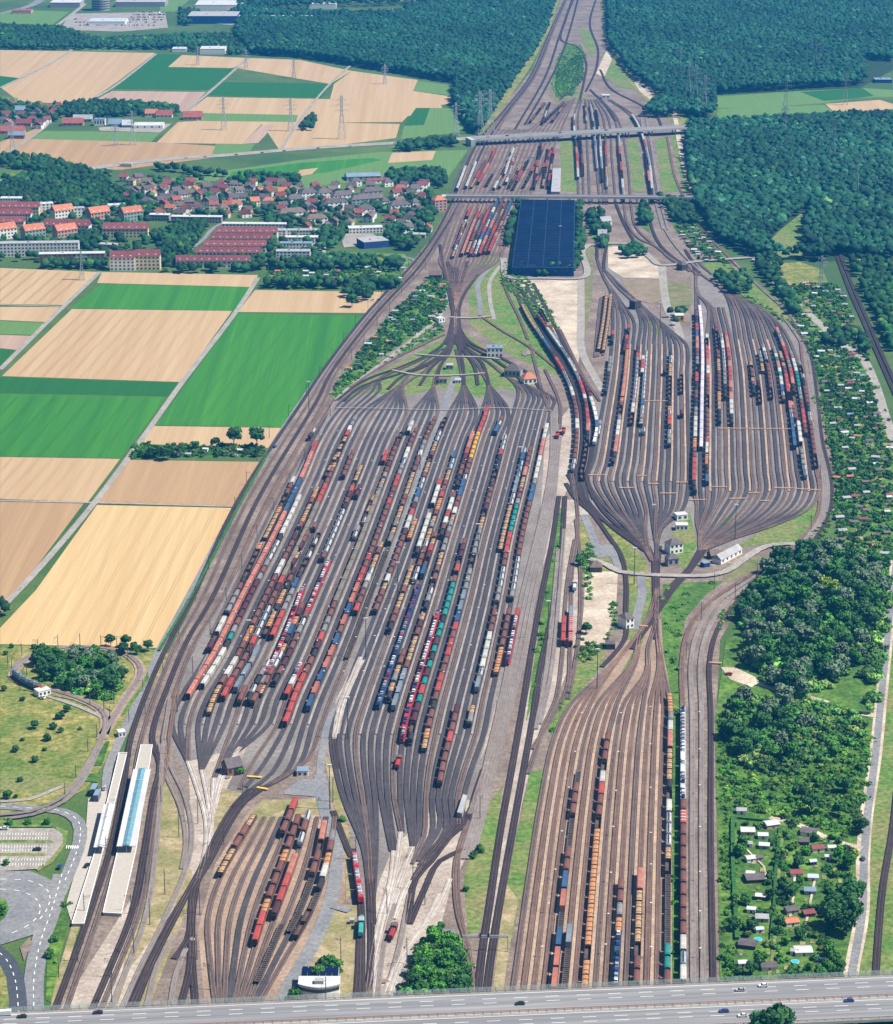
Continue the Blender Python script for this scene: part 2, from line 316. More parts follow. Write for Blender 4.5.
# forest floors
FOREST_F = mat('forest_floor', (.012,.032,.012), (.02,.045,.014), .1)
FL = [[(240,12),(330,18),(470,4),(555,0),(548,30),(530,62),(505,98),(478,136),(470,132),(452,102),(455,84),(420,78),(350,66),(300,58),(250,55),(235,40)],
      [(610,0),(893,0),(893,70),(860,88),(714,95),(706,118),(688,116),(665,100),(630,75),(608,45)],
      [(688,128),(893,118),(893,262),(840,260),(820,262),(756,258),(716,240),(694,205),(686,160)]]
for p in FL: patch('forest_floor', p, FOREST_F)
patch('clearing', [(778,232),(812,205),(800,240),(812,255),(780,258),(765,246)], G_GRASS)
patch('cutting', [(600,0),(612,0),(611,18),(632,68),(670,98),(688,118),(680,128),(650,106),(612,62),(603,30)], G_DRY)
patch('cutting', [(545,0),(560,0),(550,30),(530,68),(505,105),(486,132),(478,136),(505,92),(528,58)], G_DRY)

# ---------------------------------------------------------------- roads and paths
def road(name, pts, w, m=None, z=None): return ribbon(name, pts, w, m or A_PALE, z)
road('field_track', [(0,370),(50,320),(100,272)], 5); road('field_track', [(0,610),(36,572),(93,505),(140,442),(182,383),(236,312),(258,278)], 5)
road('field_track', [(0,88),(46,66),(72,50)], 5); road('field_track', [(84,104),(112,88),(156,54)], 5); road('field_track', [(186,112),(212,90),(248,58)], 5)
road('field_track', [(0,158),(44,128),(50,120)], 5); road('field_track', [(0,501),(90,503),(236,507)], 3); road('field_track', [(0,305),(64,307)], 3)
road('field_track', [(160,650),(198,580),(240,500),(283,430),(320,376),(370,312),(384,296)], 5, A_ROAD)
road('field_track', [(280,152),(300,120),(330,84),(350,66)], 4)
road('footpath', [(159,650),(148,680),(136,706),(118,745),(108,770),(106,800),(104,815)], 5, A_ROAD)
road('main_road', [(-30,186),(0,182),(50,174),(110,166),(160,160),(230,155),(300,149),(380,144),(440,141),(472,138)], 20, A_PALE)
road('main_road', [(696,127),(712,123),(726,124)], 12, A_ROAD)
road('access_road', [(503,259),(512,279),(540,279),(581,279),(583,250),(594,245),(630,245),(650,258),(662,266),(700,262),(754,258)], 7, z=1.24)
road('access_road', [(662,266),(664,290),(668,310),(676,325),(681,340)], 8); road('access_road', [(581,279),(581,320),(582,352),(595,378),(603,392)], 7)
road('access_road', [(754,258),(779,286),(794,301),(822,326),(843,344),(861,357),(875,384),(885,416),(897,450)], 8)
road('access_road', [(503,259),(490,268),(478,284),(480,304),(480,316)], 5, A_ROAD)
road('access_road', [(500,266),(490,282),(490,300),(494,320)], 4, A_PALE)
road('access_road', [(446,318),(430,335),(400,352),(372,372),(352,388),(340,398)], 6, A_ROAD); road('access_road', [(450,318),(470,319),(492,317)], 4, z=1.24)
road('access_road', [(328,410),(345,392),(380,365),(410,342),(436,320),(446,306),(448,284)], 4)
road('access_road', [(415,355),(440,357),(480,358),(500,360)], 3, z=1.24); road('access_road', [(392,371),(420,376),(460,376),(485,374)], 3, z=1.24)
road('yard_lane', [(455,375),(448,398),(438,424),(428,450),(407,515),(398,541),(392,560),(380,600),(366,640),(356,668),(341,702),(329,722),(323,748),(320,775),(322,800)], 4.2, A_ROAD)
patch('yard_lane', [(452,376),(459,376),(445,412),(438,412)], A_ROAD)
road('service_road', [(320,775),(323,800),(328,820),(335,840),(336,870),(331,900),(320,930),(305,960),(290,985),(282,1006)], 7, A_ROAD)
patch('service_yard', [(284,792),(300,780),(326,779),(325,798),(284,795)], A_ROAD)
road('crossing_road', [(333,907),(350,912),(375,920),(405,930),(430,938)][:2], 5, A_ROAD, z=.79); patch('service_yard', [(428,930),(455,930),(458,942),(425,942)], A_ROAD)
road('service_road', [(412,952),(402,970),(395,985),(392,1006)], 5, A_PALE)
road('crossing_road', [(590,560),(607,566),(620,573),(650,576),(680,577),(705,577),(725,573),(745,560),(765,548),(785,545),(815,547),(835,553)], 6, A_PALE, z=1.24)
patch('service_yard', [(586,546),(612,545),(619,556),(590,560)], A_ROAD); road('service_road', [(584,515),(596,546)], 6, A_ROAD)
road('service_road', [(614,556),(618,566),(626,572)], 5, A_ROAD); road('service_road', [(641,576),(642,595),(638,612),(634,630)], 6, A_ROAD)
patch('service_yard', [(820,545),(835,543),(870,560),(893,580),(893,590),(860,570),(832,556),(815,556)], A_ROAD)
road('gravel_path', [(896,560),(890,614),(882,691),(875,759),(866,820),(863,860),(862,913),(851,974),(848,1000)], 7, G_SAND)
road('gravel_lane', [(896,560),(890,614),(882,691),(875,759),(867,820),(864,860),(862,913),(852,974),(849,1000)], 4, A_ROAD)
patch('gravel_lot', [(721,668),(735,668),(760,680),(752,688),(730,680)], G_SAND); road('gravel_path', [(745,680),(775,690),(800,695),(828,703)], 4, G_SAND); road('gravel_path', [(862,714),(874,716)], 6, G_SAND)
road('gravel_path', [(770,818),(800,826),(830,840),(862,849)], 4, G_SAND)
road('gravel_path', [(838,200),(850,215),(852,235),(848,250),(862,262),(880,280)], 5, G_SAND)
patch('gravel_path', [(604,78),(612,60),(607,50),(602,60),(596,74)], G_SAND); patch('gravel_path', [(628,72),(640,82),(655,92),(650,100),(640,92)], G_SAND); road('gravel_path', [(655,95),(668,105),(675,118),(678,135),(684,165),(690,185),(696,200)], 6, G_SAND)
road('access_road', [(285,252),(300,254),(345,256),(408,258),(416,262)], 5, A_ROAD)
road('town_street', [(190,250),(203,240),(214,228),(226,222)], 5, A_ROAD); road('town_street', [(318,232),(335,222),(348,208)], 6, A_ROAD)
patch('car_park', [(342,242),(346,234),(372,234),(380,238),(362,246),(344,248)], A_PALE)
patch('car_park', [(300,246),(316,238),(328,240),(325,256),(300,256)], A_PALE)
# industrial estate far away
patch('works_yard', [(60,30),(70,14),(165,12),(168,28),(120,32)], A_PALE); road('far_road', [(-10,17),(30,6),(45,-3)], 18, A_ROAD); road('far_road', [(40,38),(70,16),(85,4)], 8, A_PALE)
patch('works_yard', [(190,22),(220,20),(236,0),(260,4),(250,22),(240,26)], A_PALE)
patch('farm_yard', [(98,128),(130,124),(172,124),(160,133),(100,131)], A_PALE)
patch('green_field', [(0,14),(20,10),(70,12),(50,27),(20,28),(0,26)], S_LGREEN); patch('green_field', [(160,0),(190,0),(175,12),(160,12)], S_LGREEN)
# station forecourt, car park, roundabout
patch('forecourt', [(88,800),(106,785),(108,815),(100,850),(82,900),(72,925),(66,905),(76,870),(86,830)], A_PAVE)
road('station_road', [(0,807),(30,809),(62,812),(78,822),(80,840),(74,860),(64,884),(55,904)], 7, A_ROAD)
road('station_road', [(62,875),(52,910),(40,945),(34,980),(34,1016)], 9, A_ROAD)
patch('roundabout', [(0,872),(30,872),(50,880),(58,895),(50,912),(35,935),(0,946)], A_ROAD)
road('ring_road', [(-8,948),(6,960),(15,980),(19,1016)], 8, A_DARK); patch('traffic_island', [(0,966),(6,978),(9,1000),(9,1012),(0,1012)], G_DRY)
patch('gravel_island', [(20,948),(30,938),(32,945),(24,962)], G_YARD)
patch('traffic_island', [(0,899),(6,901),(9,910),(4,920),(0,922)], G_LUSH)
patch('car_park', [(0,829),(54,829),(67,836),(60,850),(50,862),(36,870),(0,872)], A_PALE)
for y, x1 in ((841,50),(854,44)): patch('planted_strip', [(0,y),(x1,y),(x1+4,y+2),(x1,y+3.2),(0,y+3.2)], G_GRASS)
patch('planted_strip', [(54,827),(68,832),(66,845),(52,864),(38,872),(36,870),(50,860),(63,844),(63,836)], G_GRASS)
patch('planted_strip', [(0,821),(50,822),(54,828),(0,828)], G_GRASS)
patch('grass_patch', [(84,782),(90,774),(100,774),(98,783)], G_LUSH); patch('grass_patch', [(92,766),(106,742),(110,742),(102,766)], G_LUSH); patch('grass_patch', [(119,716),(140,690),(148,672),(149,680),(126,714)], G_LUSH)
patch('grass_patch', [(20,690),(24,668),(40,658),(60,655),(110,656),(128,664),(134,678),(126,696),(112,712),(100,706),(70,700),(45,695)], G_DRY)
road('footpath', [(0,802),(30,800),(50,792),(66,786)], 3, A_PALE)
road('tram_stop_path', [(48,697),(70,704),(90,712),(102,718)], 3, A_PALE)
# painted markings on the car park and roads
mb = MB()
def dash(mb, pts, w, on, off, z):
    q = dense(pts, 1.0); k = 0
    while k+on < len(q): ribbon_mb(mb, q[k:k+on+1], 0, w, z); k += on+off
zz = nextz()
for y in (833.5, 838, 846, 850, 859, 864):
    for i in range(17):
        x = 2+i*2.9+(y-829)*-.1
        a, b = P(x, y), P(x-.6, y+2.6); ribbon_mb(mb, np.array([a[:2], b[:2]]), 0, .18, zz)
for p in ([(62,875),(52,910),(40,945),(34,980),(34,1016)], [(0,807),(30,809),(62,812),(78,822),(80,840),(74,860),(64,884)], [(-8,948),(6,960),(15,980),(19,1016)],
          [(0,890),(20,892),(36,900),(40,912),(30,925),(10,935)], [(0,880),(30,882),(48,892),(48,908),(36,925)]): dash(mb, p, .35, 3, 4, zz)
for k in range(6): a, b = P(67+k*2.1, 846.5), P(66.3+k*2.1, 849.5); ribbon_mb(mb, np.array([a[:2], b[:2]]), 0, .5, zz)
o = mb.build('road_markings', A_WHITE); tag(o, kind='structure')

# tractor lines in the fields and beds in the garden colony
def streaks(poly, n, m, w=.7, name='tractor_lines'):
    (x0,y0),(x1,y1),(x2,y2),(x3,y3) = poly; mb = MB(); z = nextz()
    for i in range(1, n):
        f = i/n; a = P(x0+(x1-x0)*f, y0+(y1-y0)*f); b = P(x3+(x2-x3)*f, y3+(y2-y3)*f)
        for o_ in (-.9, .9): ribbon_mb(mb, np.array([a[:2], b[:2]]), o_, w*.6, z)
    o = mb.build(name, m); up(o.data); tag(o, kind='structure')
T_TAN = mat('wheel_track_tan', (.345,.235,.125)); T_GRN = mat('wheel_track_green', (.030,.125,.012))
for q, n, m in (([(97,506),(231,509),(160,646),(2,642)],9,T_TAN), ([(74,310),(230,312),(181,381),(6,375)],14,T_TAN), ([(129,461),(266,463),(236,506),(100,501)],10,T_TAN), ([(240,314),(362,317),(283,426),(158,424)],9,T_GRN), ([(0,396),(165,398),(120,457),(-60,455)],9,T_GRN), ([(0,458),(118,460),(88,501),(-40,498)],9,T_TAN), ([(0,270),(96,273),(62,304),(-40,303)],8,T_TAN)): streaks(q, n, m)
for i in range(70):
    x, y = random.uniform(738,848), random.uniform(826,980)
    if y > 900 and x > 830: continue
    w, h = random.uniform(2.5,6), random.uniform(2,5); patch('garden_bed', [(x,y),(x+w,y+.3),(x+w-.4,y+h),(x-.3,y+h)], random.choice([G_OLIVE, G_EARTH, G_GRASS, G_DRY, G_OCHRE, G_GRASS]))
road('garden_path', [(783,832),(779,870),(777,910),(774,945),(768,985)], 1.6, G_GRASS); road('garden_path', [(795,872),(793,900),(790,918)], 1.2, G_SAND); road('garden_path', [(747,851),(756,860),(764,868),(766,880)], 1.0, G_SAND); road('garden_path', [(815,880),(811,900),(806,925),(804,940)], 1.2, G_SAND)
for i in range(22):      # worn and stained places in the yards
    x, y = random.choice([(random.uniform(190,330), random.uniform(745,1000)), (random.uniform(380,500), random.uniform(800,1000)), (random.uniform(470,560), random.uniform(120,240)), (random.uniform(420,540), random.uniform(345,395)), (random.uniform(600,720), random.uniform(500,600))])
    r_ = random.uniform(2, 7); a0 = random.random()*6
    patch('gravel_stain', [(x+r_*random.uniform(.6,1.3)*math.cos(a0+a), y+r_*.45*random.uniform(.6,1.3)*math.sin(a0+a)) for a in np.linspace(0, 5.6, 9)][::-1], random.choice([G_YARD, G_EARTH]))

DUCT = mat('rusty_plate', (.42,.24,.13), (.34,.19,.11), .5)
for a, b in (((588,476),(606,476)),((619,489),(634,489)),((637,477),(647,477)),((648,485),(659,485)),((660,494.5),(677,494.5)),((676,483.5),(688,483.5)),((690,501),(706,501)),((711,488),(727,488)),((729,500),(746,499.5)),((748,494),(760,494)),((760,502),(770,502)),((774,489),(795,489.5)),((797,490),(821,491.5)),((636,402),(668,402)),((718,429.5),(798,430))):
    ribbon('cable_duct', [a, b], 1.6, DUCT, z=1.26)
road('cable_duct', [(336,409),(380,409.5),(440,411),(500,409),(552,412)], 1.5, A_PALE, z=1.25)
YELLOW = mat('yellow_plate', (.62,.40,.05), (.50,.32,.05), .5)
for a, b in (((247,778),(262,779)),((257,789),(268,791)),((640,627),(648,628)),((709,664),(722,664.5))): ribbon('crossing_plate', [a, b], 1.8, YELLOW if a[0] < 300 else DUCT, z=1.27)

for i in range(150):      # plots of the eastern allotments
    y = random.uniform(300,560); x = random.uniform(np.interp(y,[285,330,390,470,560],[785,802,826,842,850])+4, min(893, np.interp(y,[285,340,450,560],[838,858,893,893])))
    w, h = random.uniform(3,9), random.uniform(1.5,4); patch('garden_bed', [(x,y),(x+w,y+.3),(x+w-.4,y+h),(x-.3,y+h)], random.choice([G_OLIVE, G_GRASS, G_DRY, G_OCHRE, G_GRASS, G_LUSH, S_LGREEN]))
road('far_road', [(352,14),(380,12.5),(404,11)], 60, G_OCHRE)
# ---------------------------------------------------------------- railway tracks
RAIL = mat('rusty_rail', (.30,.185,.125), (.20,.115,.075), .15, rough=.55)
RAILD = mat('dull_rail', (.115,.080,.068), (.080,.056,.048), .15, rough=.55)
RAILB = mat('worn_rail', (.30,.25,.22), (.25,.17,.12), .05, rough=.45)
def bedm(name, a, b): return mat(name, a, b, .06, c3=tuple((x+y)/2*.85 for x, y in zip(a, b)), scale3=.02, stretch=(1, .5, 1), detail=9.0)
BED = {'g': bedm('dark_grey_sleepers', (.036,.034,.042), (.066,.060,.066)), 'b': bedm('brown_sleepers', (.095,.058,.048), (.145,.095,.078)),
       'd': bedm('oily_sleepers', (.020,.014,.018), (.040,.028,.030)), 'w': bedm('concrete_sleepers', (.36,.32,.28), (.46,.42,.38)),
       'm': bedm('mauve_sleepers', (.064,.049,.050), (.105,.082,.076)), 'x': bedm('grey_sleepers', (.155,.132,.122), (.21,.185,.17))}
TRACKS = []     # (ground polyline, kind)
TZ = [0.80]
def track(pts, k='g', w=None, ground=False, rows=True):
    w = w or (2.9 if k == 'g' else 3.3 if k == 'd' else 2.6); q = dense(pts, 10.0, ground=ground); TZ[0] += 0.001; z = TZ[0]
    mb = MB(); ribbon_mb(mb, q, 0, w, z, 0)
    near = q[:, 1].min() < 2600
    if near:
        for s in (-.75, .75): ribbon_mb(mb, q, s, .20, z+.17, 1)
    o = mb.build('railway_track', [BED[k], RAILB if k in 'wx' else (RAILD if k in 'dg' else RAIL)]); up(o.data); tag(o, kind='structure')
    if rows: TRACKS.append(q)
    return q
def lerp_tracks(ys, Lx, Rx, n, k='g', top=None, bot=None, walk=0, wm=None, ww=1.3):
    """n tracks spread evenly between two edges; top/bot give the points each runs on to"""
    for i in range(n):
        f = i/(n-1) if n > 1 else 0
        pts = [(a+(b-a)*f + (random.random()-.5)*.0, y) for y, a, b in zip(ys, Lx, Rx)]
        if top: pts = top[i] + pts
        if bot: pts = pts + bot[i]
        if walk and i and i % walk == 0: ribbon('walkway', [(a+(b-a)*(i-.5)/(n-1), y) for y, a, b in zip(ys, Lx, Rx)], ww, wm, z=.74+.001*i)
        kk = k if isinstance(k, str) and len(k) == 1 else k[i % len(k)]
        track(pts, kk)
WALKG = mat('pale_walkway', (.30,.27,.245), (.165,.145,.135), .045, c3=(.24,.21,.19), detail=8.0); WALKT = mat('tan_walkway', (.42,.30,.20), (.24,.17,.125), .05, c3=(.31,.225,.165), detail=8.0)
YL = [412,440,480,540,600,660,700,725]
# left classification yard, west half (18 tracks)
def grp(spec):
    out = []
    for n, p in spec: out += [p]*n
    return out
t1 = grp([(5, [(444,349),(420,363),(385,379)]), (4, [(438,353),(412,372),(402,384)]), (4, [(446,352),(424,372),(404,386)]), (5, [(449,354),(438,370),(434,386)])])
for i in range(5): t1[i] = [(444,349),(418,362),(380,379),(352+i*7,394-i)]
b1 = grp([(3, [(188,762)]), (4, [(202,771)]), (3, [(214,779)]), (2, [(227,761)])]) + [[(252,765),(240,790)], [(262,768),(246,788)], [(272,774),(252,790)], [(284,776),(256,792)], [(296,770),(262,790)], [(306,762),(270,786)]]
lerp_tracks(YL, [332,313,295.5,266.5,235,205,180,172], [438,427,412.5,392,370,347.5,331,322], 18, 'ggmgg', t1, b1, walk=2, wm=WALKG)
for p, k in (([(188,762),(196,785),(206,820),(206,850),(198,880)], 'w'), ([(202,771),(208,800),(211,830),(206,860)], 'w'), ([(214,779),(213,800),(208,835)], 'w'), ([(227,761),(218,785),(212,815)], 'w'), ([(240,748),(224,775),(214,810)], 'w'),
             ([(164,740),(170,765),(186,800),(192,840),(186,870),(176,895)], 'x'), ([(160,745),(166,775),(181,810),(186,845),(182,870)], 'x'),
             ([(262,787),(240,806),(222,835),(205,868),(190,890),(172,925),(152,965),(135,1008)], 'd'), ([(250,790),(235,806),(216,838),(202,868),(184,900),(165,930),(145,968),(128,1008)], 'd'),
             ([(272,784),(246,802),(228,828),(208,866),(194,890),(192,930),(190,970),(180,1010)], 'd'), ([(198,880),(193,910),(192,950),(196,1010)], 'd'), ([(192,900),(188,940),(174,960)], 'd'),
             ([(176,895),(160,930),(140,970),(122,1010)], 'x'), ([(176,935),(158,965),(146,1010)], 'x'), ([(186,950),(176,975),(170,1010)], 'x'), ([(190,890),(172,925),(150,968),(132,1008)], 'd')): track(p, k, rows=False)
# east half (20 tracks)
t2 = grp([(6, [(456,350),(460,366),(464,384)]), (6, [(464,350),(478,366),(488,384)])]) + [[(466,348),(490,364),(508,378),(518+i*5,390+i*1.2)] for i in range(8)]
YR = [412,440,480,540,600,660,700,735]
fin = [[(364,850),(369,885)], [(366,850),(370,885)], [(367,845),(371,885)], [(369,845),(371,885)], [(371,850),(372,885)], [(376,850),(373,900)], [(392,852)], [(395,852)], [(401,832)], [(402,834)], [(413,847)], [(414,848)],
      [(418,838),(408,860)], [(424,838),(412,865)], [(432,835),(416,862)], [(440,828),(418,862)], [(446,830),(420,866)], [(452,828),(425,862)], [(459,826)], [(462,824)]]
b2 = [[(332+8*i+4-.85*i,770),(344+6.3*i,800)]+fin[i] for i in range(20)]
lerp_tracks(YR, [450,438.5,424.5,404,381.5,358,343,332], [551,544.5,536,522,512,500,491,484], 20, 'gggmg', t2, b2, walk=2, wm=WALKG)
for p, k in (([(394,852),(391,880),(380,920),(372,960),(366,1010)], 'w'), ([(401,833),(396,870),(388,905),(378,950),(370,1010)], 'w'), ([(413,848),(402,880),(390,915),(378,960),(368,1000)], 'w'), ([(408,860),(398,885),(385,930)], 'w'),
             ([(425,862),(408,885),(394,920)], 'w'), ([(395,905),(384,945),(376,1010)], 'x'), ([(410,895),(404,925),(400,945),(392,975),(380,1010)], 'x'), ([(440,895),(425,925),(405,955),(385,1010)], 'w'), ([(450,880),(440,905),(418,935),(398,965),(378,1010)], 'w'),
             ([(369,880),(371,925),(371,960),(368,1010)], 'd'), ([(372,880),(373,925)], 'd'), ([(484,770),(474,800),(468,822),(450,838),(432,862),(416,880),(408,925)], 'd'), ([(482,778),(470,812),(452,830),(428,856),(413,882)], 'd'),
             ([(470,822),(460,850),(457,875),(459,910),(466,945),(472,975),(473,1010)], 'm'), ([(466,828),(456,862),(455,885),(458,915),(468,950),(474,1010)], 'm'), ([(465,850),(440,862),(425,890),(410,925)], 'd'),
             ([(333,735),(337,770)], 'd'), ([(361,658),(348,686),(340,706),(334,740)], 'w'), ([(363,661),(352,684),(344,704),(337,735)], 'w'),
             ([(333,812),(340,830),(347,848),(352,858)], 'd'), ([(360,940),(359,970),(356,1010)], 'd'), ([(362,940),(362,975),(362,1010)], 'd'),
             ([(500,700),(492,745),(478,790),(470,815)], 'x'), ([(512,690),(500,735),(484,775)], 'x')): track(p, k, rows=False)
track([(353,850),(357,880),(361,905),(362,945)], 'd')
# lower left siding group
lerp_tracks([818,850,880,920,960,1010], [256,237,220,208,210,216], [335,331,324,308,285,256], 10, 'mmmgm')
# through tracks east of the left yard
for i in range(4):
    f = i/3
    track([(552+f*9,412+f*20),(551+f*7,460),(545+f*9,500),(521+f*13,600),(503+f*13,690),(487+f*10,760),(474+f*9,820),(462+f*10,860)], 'x')
track([(559,497),(552,545),(541,600),(532,650),(524,701),(513,765),(500,837),(490,905),(483,950),(476,1012)], 'd', 3.6)
track([(565,497),(561,560),(555,600),(548,635),(541,667),(532,725),(524,770),(514,826),(500,905),(491,961),(485,1012)], 'd', 3.6)
for p, k in (([(571,470),(576,497),(578,530),(572,575),(571,620),(570,655),(567,690),(545,730),(532,750)], 'm'), ([(575,540),(568,580),(564,625),(562,660),(556,700),(545,725),(528,775)], 'm'), ([(576,520),(580,560),(580,620),(576,660),(568,700)], 'm'),
             ([(558,550),(553,610),(545,680),(536,730)], 'x'), ([(564,530),(558,610),(550,680),(540,725)], 'x')): track(p, k)
# lower right reception yard
CB = [(655,600),(654,615)]
ysC = [705,740,800,870,985,1014]
def ctop(i):
    if i < 4: return [(657,588),(648,618),(628,648),(604+i*3,674-i*2)]
    if i < 8: return [(657,590),(652,615),(640,635),(628+i*1.2,662)]
    if i < 12: return [(657,590),(655,625),(648,650),(640+i*.8,672)]
    return [(658,590),(657,630),(659+(i-12)*1.2,668)]
lerp_tracks(ysC, [571,554,541,530,514,510], [670,670,669,668,667,666.5], 16, 'mbbbmbbmmbb', [ctop(i) for i in range(16)], None, walk=2, wm=WALKT, ww=1.6)
for p in ([(648,547),(654,562),(657,580),(657,615)], [(660,547),(658,565),(657,590)], [(700,550),(688,570),(672,586),(655,612)], [(706,550),(690,572),(674,590),(652,622),(632,650)], [(654,560),(655,600),(656,640)]): track(p, 'd', rows=False)
track([(566,484),(576,500),(592,514),(608,536),(621,556),(626,580),(626,610),(625,640),(614,655),(602,668)], 'd', 3.2)
# right classification yard
YB = [345,380,420,460,482]
def bot_l(i):
    if i < 8: return [(603+i*6.2,505+i*1.2),(628+i*2.5,530-i*.2),(642+i*.8,546),(652,562)]
    return [(651+(i-8)*5.2,508+(i-8)*.5),(654+(i-8)*1.3,530),(657,548),(657,562)]
def top_l(i):
    if i < 5: return [(597,259),(603,276),(612+i*2.5,296+i*2),(613+i*5.2,318+i)]
    if i < 10: return [(604,270),(618,288),(634+(i-5)*.8,304),(641+(i-5)*4,322)]
    return [(604,270),(624,290),(648,312),(662+(i-10)*3,326+(i-10)*2)]
lerp_tracks(YB, [612,608,601,594,588], [686,687,688,689,689], 15, 'gmgmgg', walk=2, wm=WALKT, ww=1.5, top=[top_l(i) for i in range(15)], bot=[bot_l(i) for i in range(15)])
YD = [340,370,400,440,470,492]
def top_r(i):
    if i < 2: return [(696,272),(696,290),(696+i*3,308)]
    if i < 5: return [(696,272),(698,294),(708+(i-2)*2,308)]
    if i < 8: return [(714+(i-5)*4.5,308)]
    return [(700,274),(713,283),(724+(i-8)*3.1,293+(i-8)*1.2),(730+(i-8)*4.4,306+(i-8)*1.6)]
def bot_r(i):
    if i < 5: return [(697+i*5,506),(697+i*2.5,524),(700,536),(700,552)]
    return [(718+(i-5)*6.4,508+(i-5)*.2),(708+(i-5)*4.6,527),(702+(i-5)*2.2,540),(700+(i-5)*.4,551)]
lerp_tracks(YD, [697,697,696,695,694,694], [789,800,806,812,816,819], 20, 'mgmgm', walk=3, wm=WALKT, ww=1.6, top=[top_r(i) for i in range(20)], bot=[bot_r(i) for i in range(20)])
for p in ([(597,240),(597,259)], [(608,240),(604,262),(604,272)], [(693,262),(696,276)], [(685,250),(700,274)], [(600,225),(597,250)], [(572,460),(588,502),(612,528),(640,548)], [(568,475),(590,510),(625,536),(645,552)], [(588,488),(606,515),(640,545)]): track(p, 'd', rows=False)
# curved reception tracks between the two yards
for d in range(4):
    track([(515+d*6,290-d*2),(527+d*7,318-d*2),(545+d*6.5,346),(563+d*6,375),(573+d*5.6,400),(577+d*5.4,430),(575+d*5.2,460),(572+d*5,478),(576+d*6,500)], 'd' if d % 2 else 'g')
for p in ([(502,268),(506,290),(520,320),(528,340)], [(510,270),(516,296)], [(530,345),(545,400),(550,412)], [(545,370),(560,405),(560,430)], [(500,240),(502,268)], [(560,330),(585,380),(600,402)]): track(p, 'm')
track([(601,298),(598,325),(595,358)], 'm'); track([(607,294),(604,320),(598,357)], 'm'); track([(611,298),(608,325),(603,356)], 'm')
# main line west of the left yard
YM = [0,30,79,110,132,150,203,240,267,314,374,400,500,600,640,681,740]
ML = [565,551,529,505,486,474,452,432,411,367,321,304,239,192,171,152,131]
MR = [567,554,534,511,497,487,464,441,424,381,336,325,268,222,197,180,163]
bm = [[(124,785),(112,845),(95,900),(76,955),(55,1012)], [(133,785),(121,845),(104,900),(85,958),(66,1012)], [(160,765),(153,800),(145,850),(132,915),(108,975),(92,1012)], [(166,765),(158,800),(151,850),(139,915),(116,975),(101,1012)]]
lerp_tracks(YM, ML, MR, 4, 'dmdm', None, bm)
track([(470,150),(448,203)], 'm')
track([(170,700),(164,740),(160,800),(156,850),(145,920),(125,975),(110,1012)], 'x'); track([(178,690),(170,735),(166,770)], 'b')
for k in range(3): track([(330+k*4,400),(298+k*7,450),(268+k*7,505),(232+k*7,580),(205+k*7,635),(182+k*6,685),(172+k*3,725)][:4+k], 'bmx'[k])
# main line east of the right yards
YE = [362,397,440,490,505]
track_e = [[(667,137),(676,180),(687,203),(700,227),(720,249),(750,278),(776,302),(790,314),(799,334)], [(734,263),(760,288),(792,318),(802,336)], [(784,318),(798,338)], [(792,322),(802,338)]]
for i in range(4):
    f = i/3
    mid = [(802+f*8,355),(808+f*9,397),(812+f*10,440),(820+f*12,490),(816+f*11,520-f*0),(794+f*8,546+f*8),(752+f*16,575+f*2),(711+f*27,602),(690+f*29,628),(682+f*28,660),(683+f*28,720),(683+f*28,850),(683+f*31,1012)]
    track(track_e[i]+mid, 'bxxd'[i], 2.9)
track([(720,249),(700,262),(712,275)], 'm', rows=False)
track([(836,255),(849,290),(864,324),(879,359),(897,400)], 'd'); track([(840,255),(854,290),(869,324),(884,359),(901,396)], 'd')
ribbon('ballast_bed', [(897,790),(893,831),(884,892),(878,974),(876,1012)], 7.5, G_BALL, z=.2); track([(897,790),(892.5,831),(882.5,892),(876,974),(874,1012)], 'd', 3.4); 
# upper reception yard
YU = [138,165,195,220,245]
lerp_tracks([133,165,195,225,250,262], [496,480,464,451,443,440], [560,546,530,516,504,498], 15, 'mbmbmm', [[(575-(14-i)*2.2,98-i*.0+ (14-i)*1.2)] if i > 6 else [(500+i*5,130)] for i in range(15)], [[(446+i*2.4,275),(452+i*.9,290),(456,312),(455,335)] for i in range(15)])
for p in ([(455,300),(453,318),(447,345)], [(459,300),(459,320),(462,350)], [(456,310),(456,345)], [(440,245),(446,280),(455,305),(458,330)], [(478,275),(462,300),(456,330)]): track(p, 'd', rows=False)
for x0, x1, x2 in ((574,577,579),(578,582,584),(586,588,590),(592,596,600),(597,601,604),(603,606,607),(608,612,616),(614,620,624),(617,627,631),(632,648,653),(636,652,656)):
    track([((x0+585)/2,100),(x0,118),(x1,160),(x2,205)], 'm')
for x in (655,660): track([(x-14,118),(x-6,160),(x,200),(x+8,230)], 'x')
track([(590,90),(604,104),(616,122)], 'd', rows=False); track([(616,205),(626,228),(636,245)], 'd'); track([(624,205),(628,225),(640,240),(658,248),(668,258),(690,272)], 'm'); track([(631,205),(636,228),(652,244),(676,262),(700,276)], 'm'); track([(648,205),(653,232),(664,250),(690,270)], 'd'); track([(656,205),(666,232),(680,252),(700,272)], 'x')
for p in ([(597,-4),(590,25),(598,50),(596,70),(586,92)], [(575,-4),(566,20),(563,42),(575,46),(586,62),(584,82),(580,100)], [(560,100),(580,82),(586,72)], [(600,70),(612,90),(640,105),(656,116),(662,128)], [(578,0),(570,30),(560,60),(545,90),(525,125)], [(572,0),(560,35),(545,78),(515,130)]): track(p, 'd')
# tram loop and tram tracks
track([(0,816),(30,813),(60,800),(82,775),(104,735),(125,700),(140,676),(138,664),(120,652),(90,648),(60,649),(35,656),(18,668),(13,678)], 'x', 3.0); track([(5,820),(33,816),(64,803),(86,777),(102,740),(106,722),(100,710),(80,700),(55,692),(30,687),(17,681),(13,672),(20,662),(40,653)], 'x', 3.0)

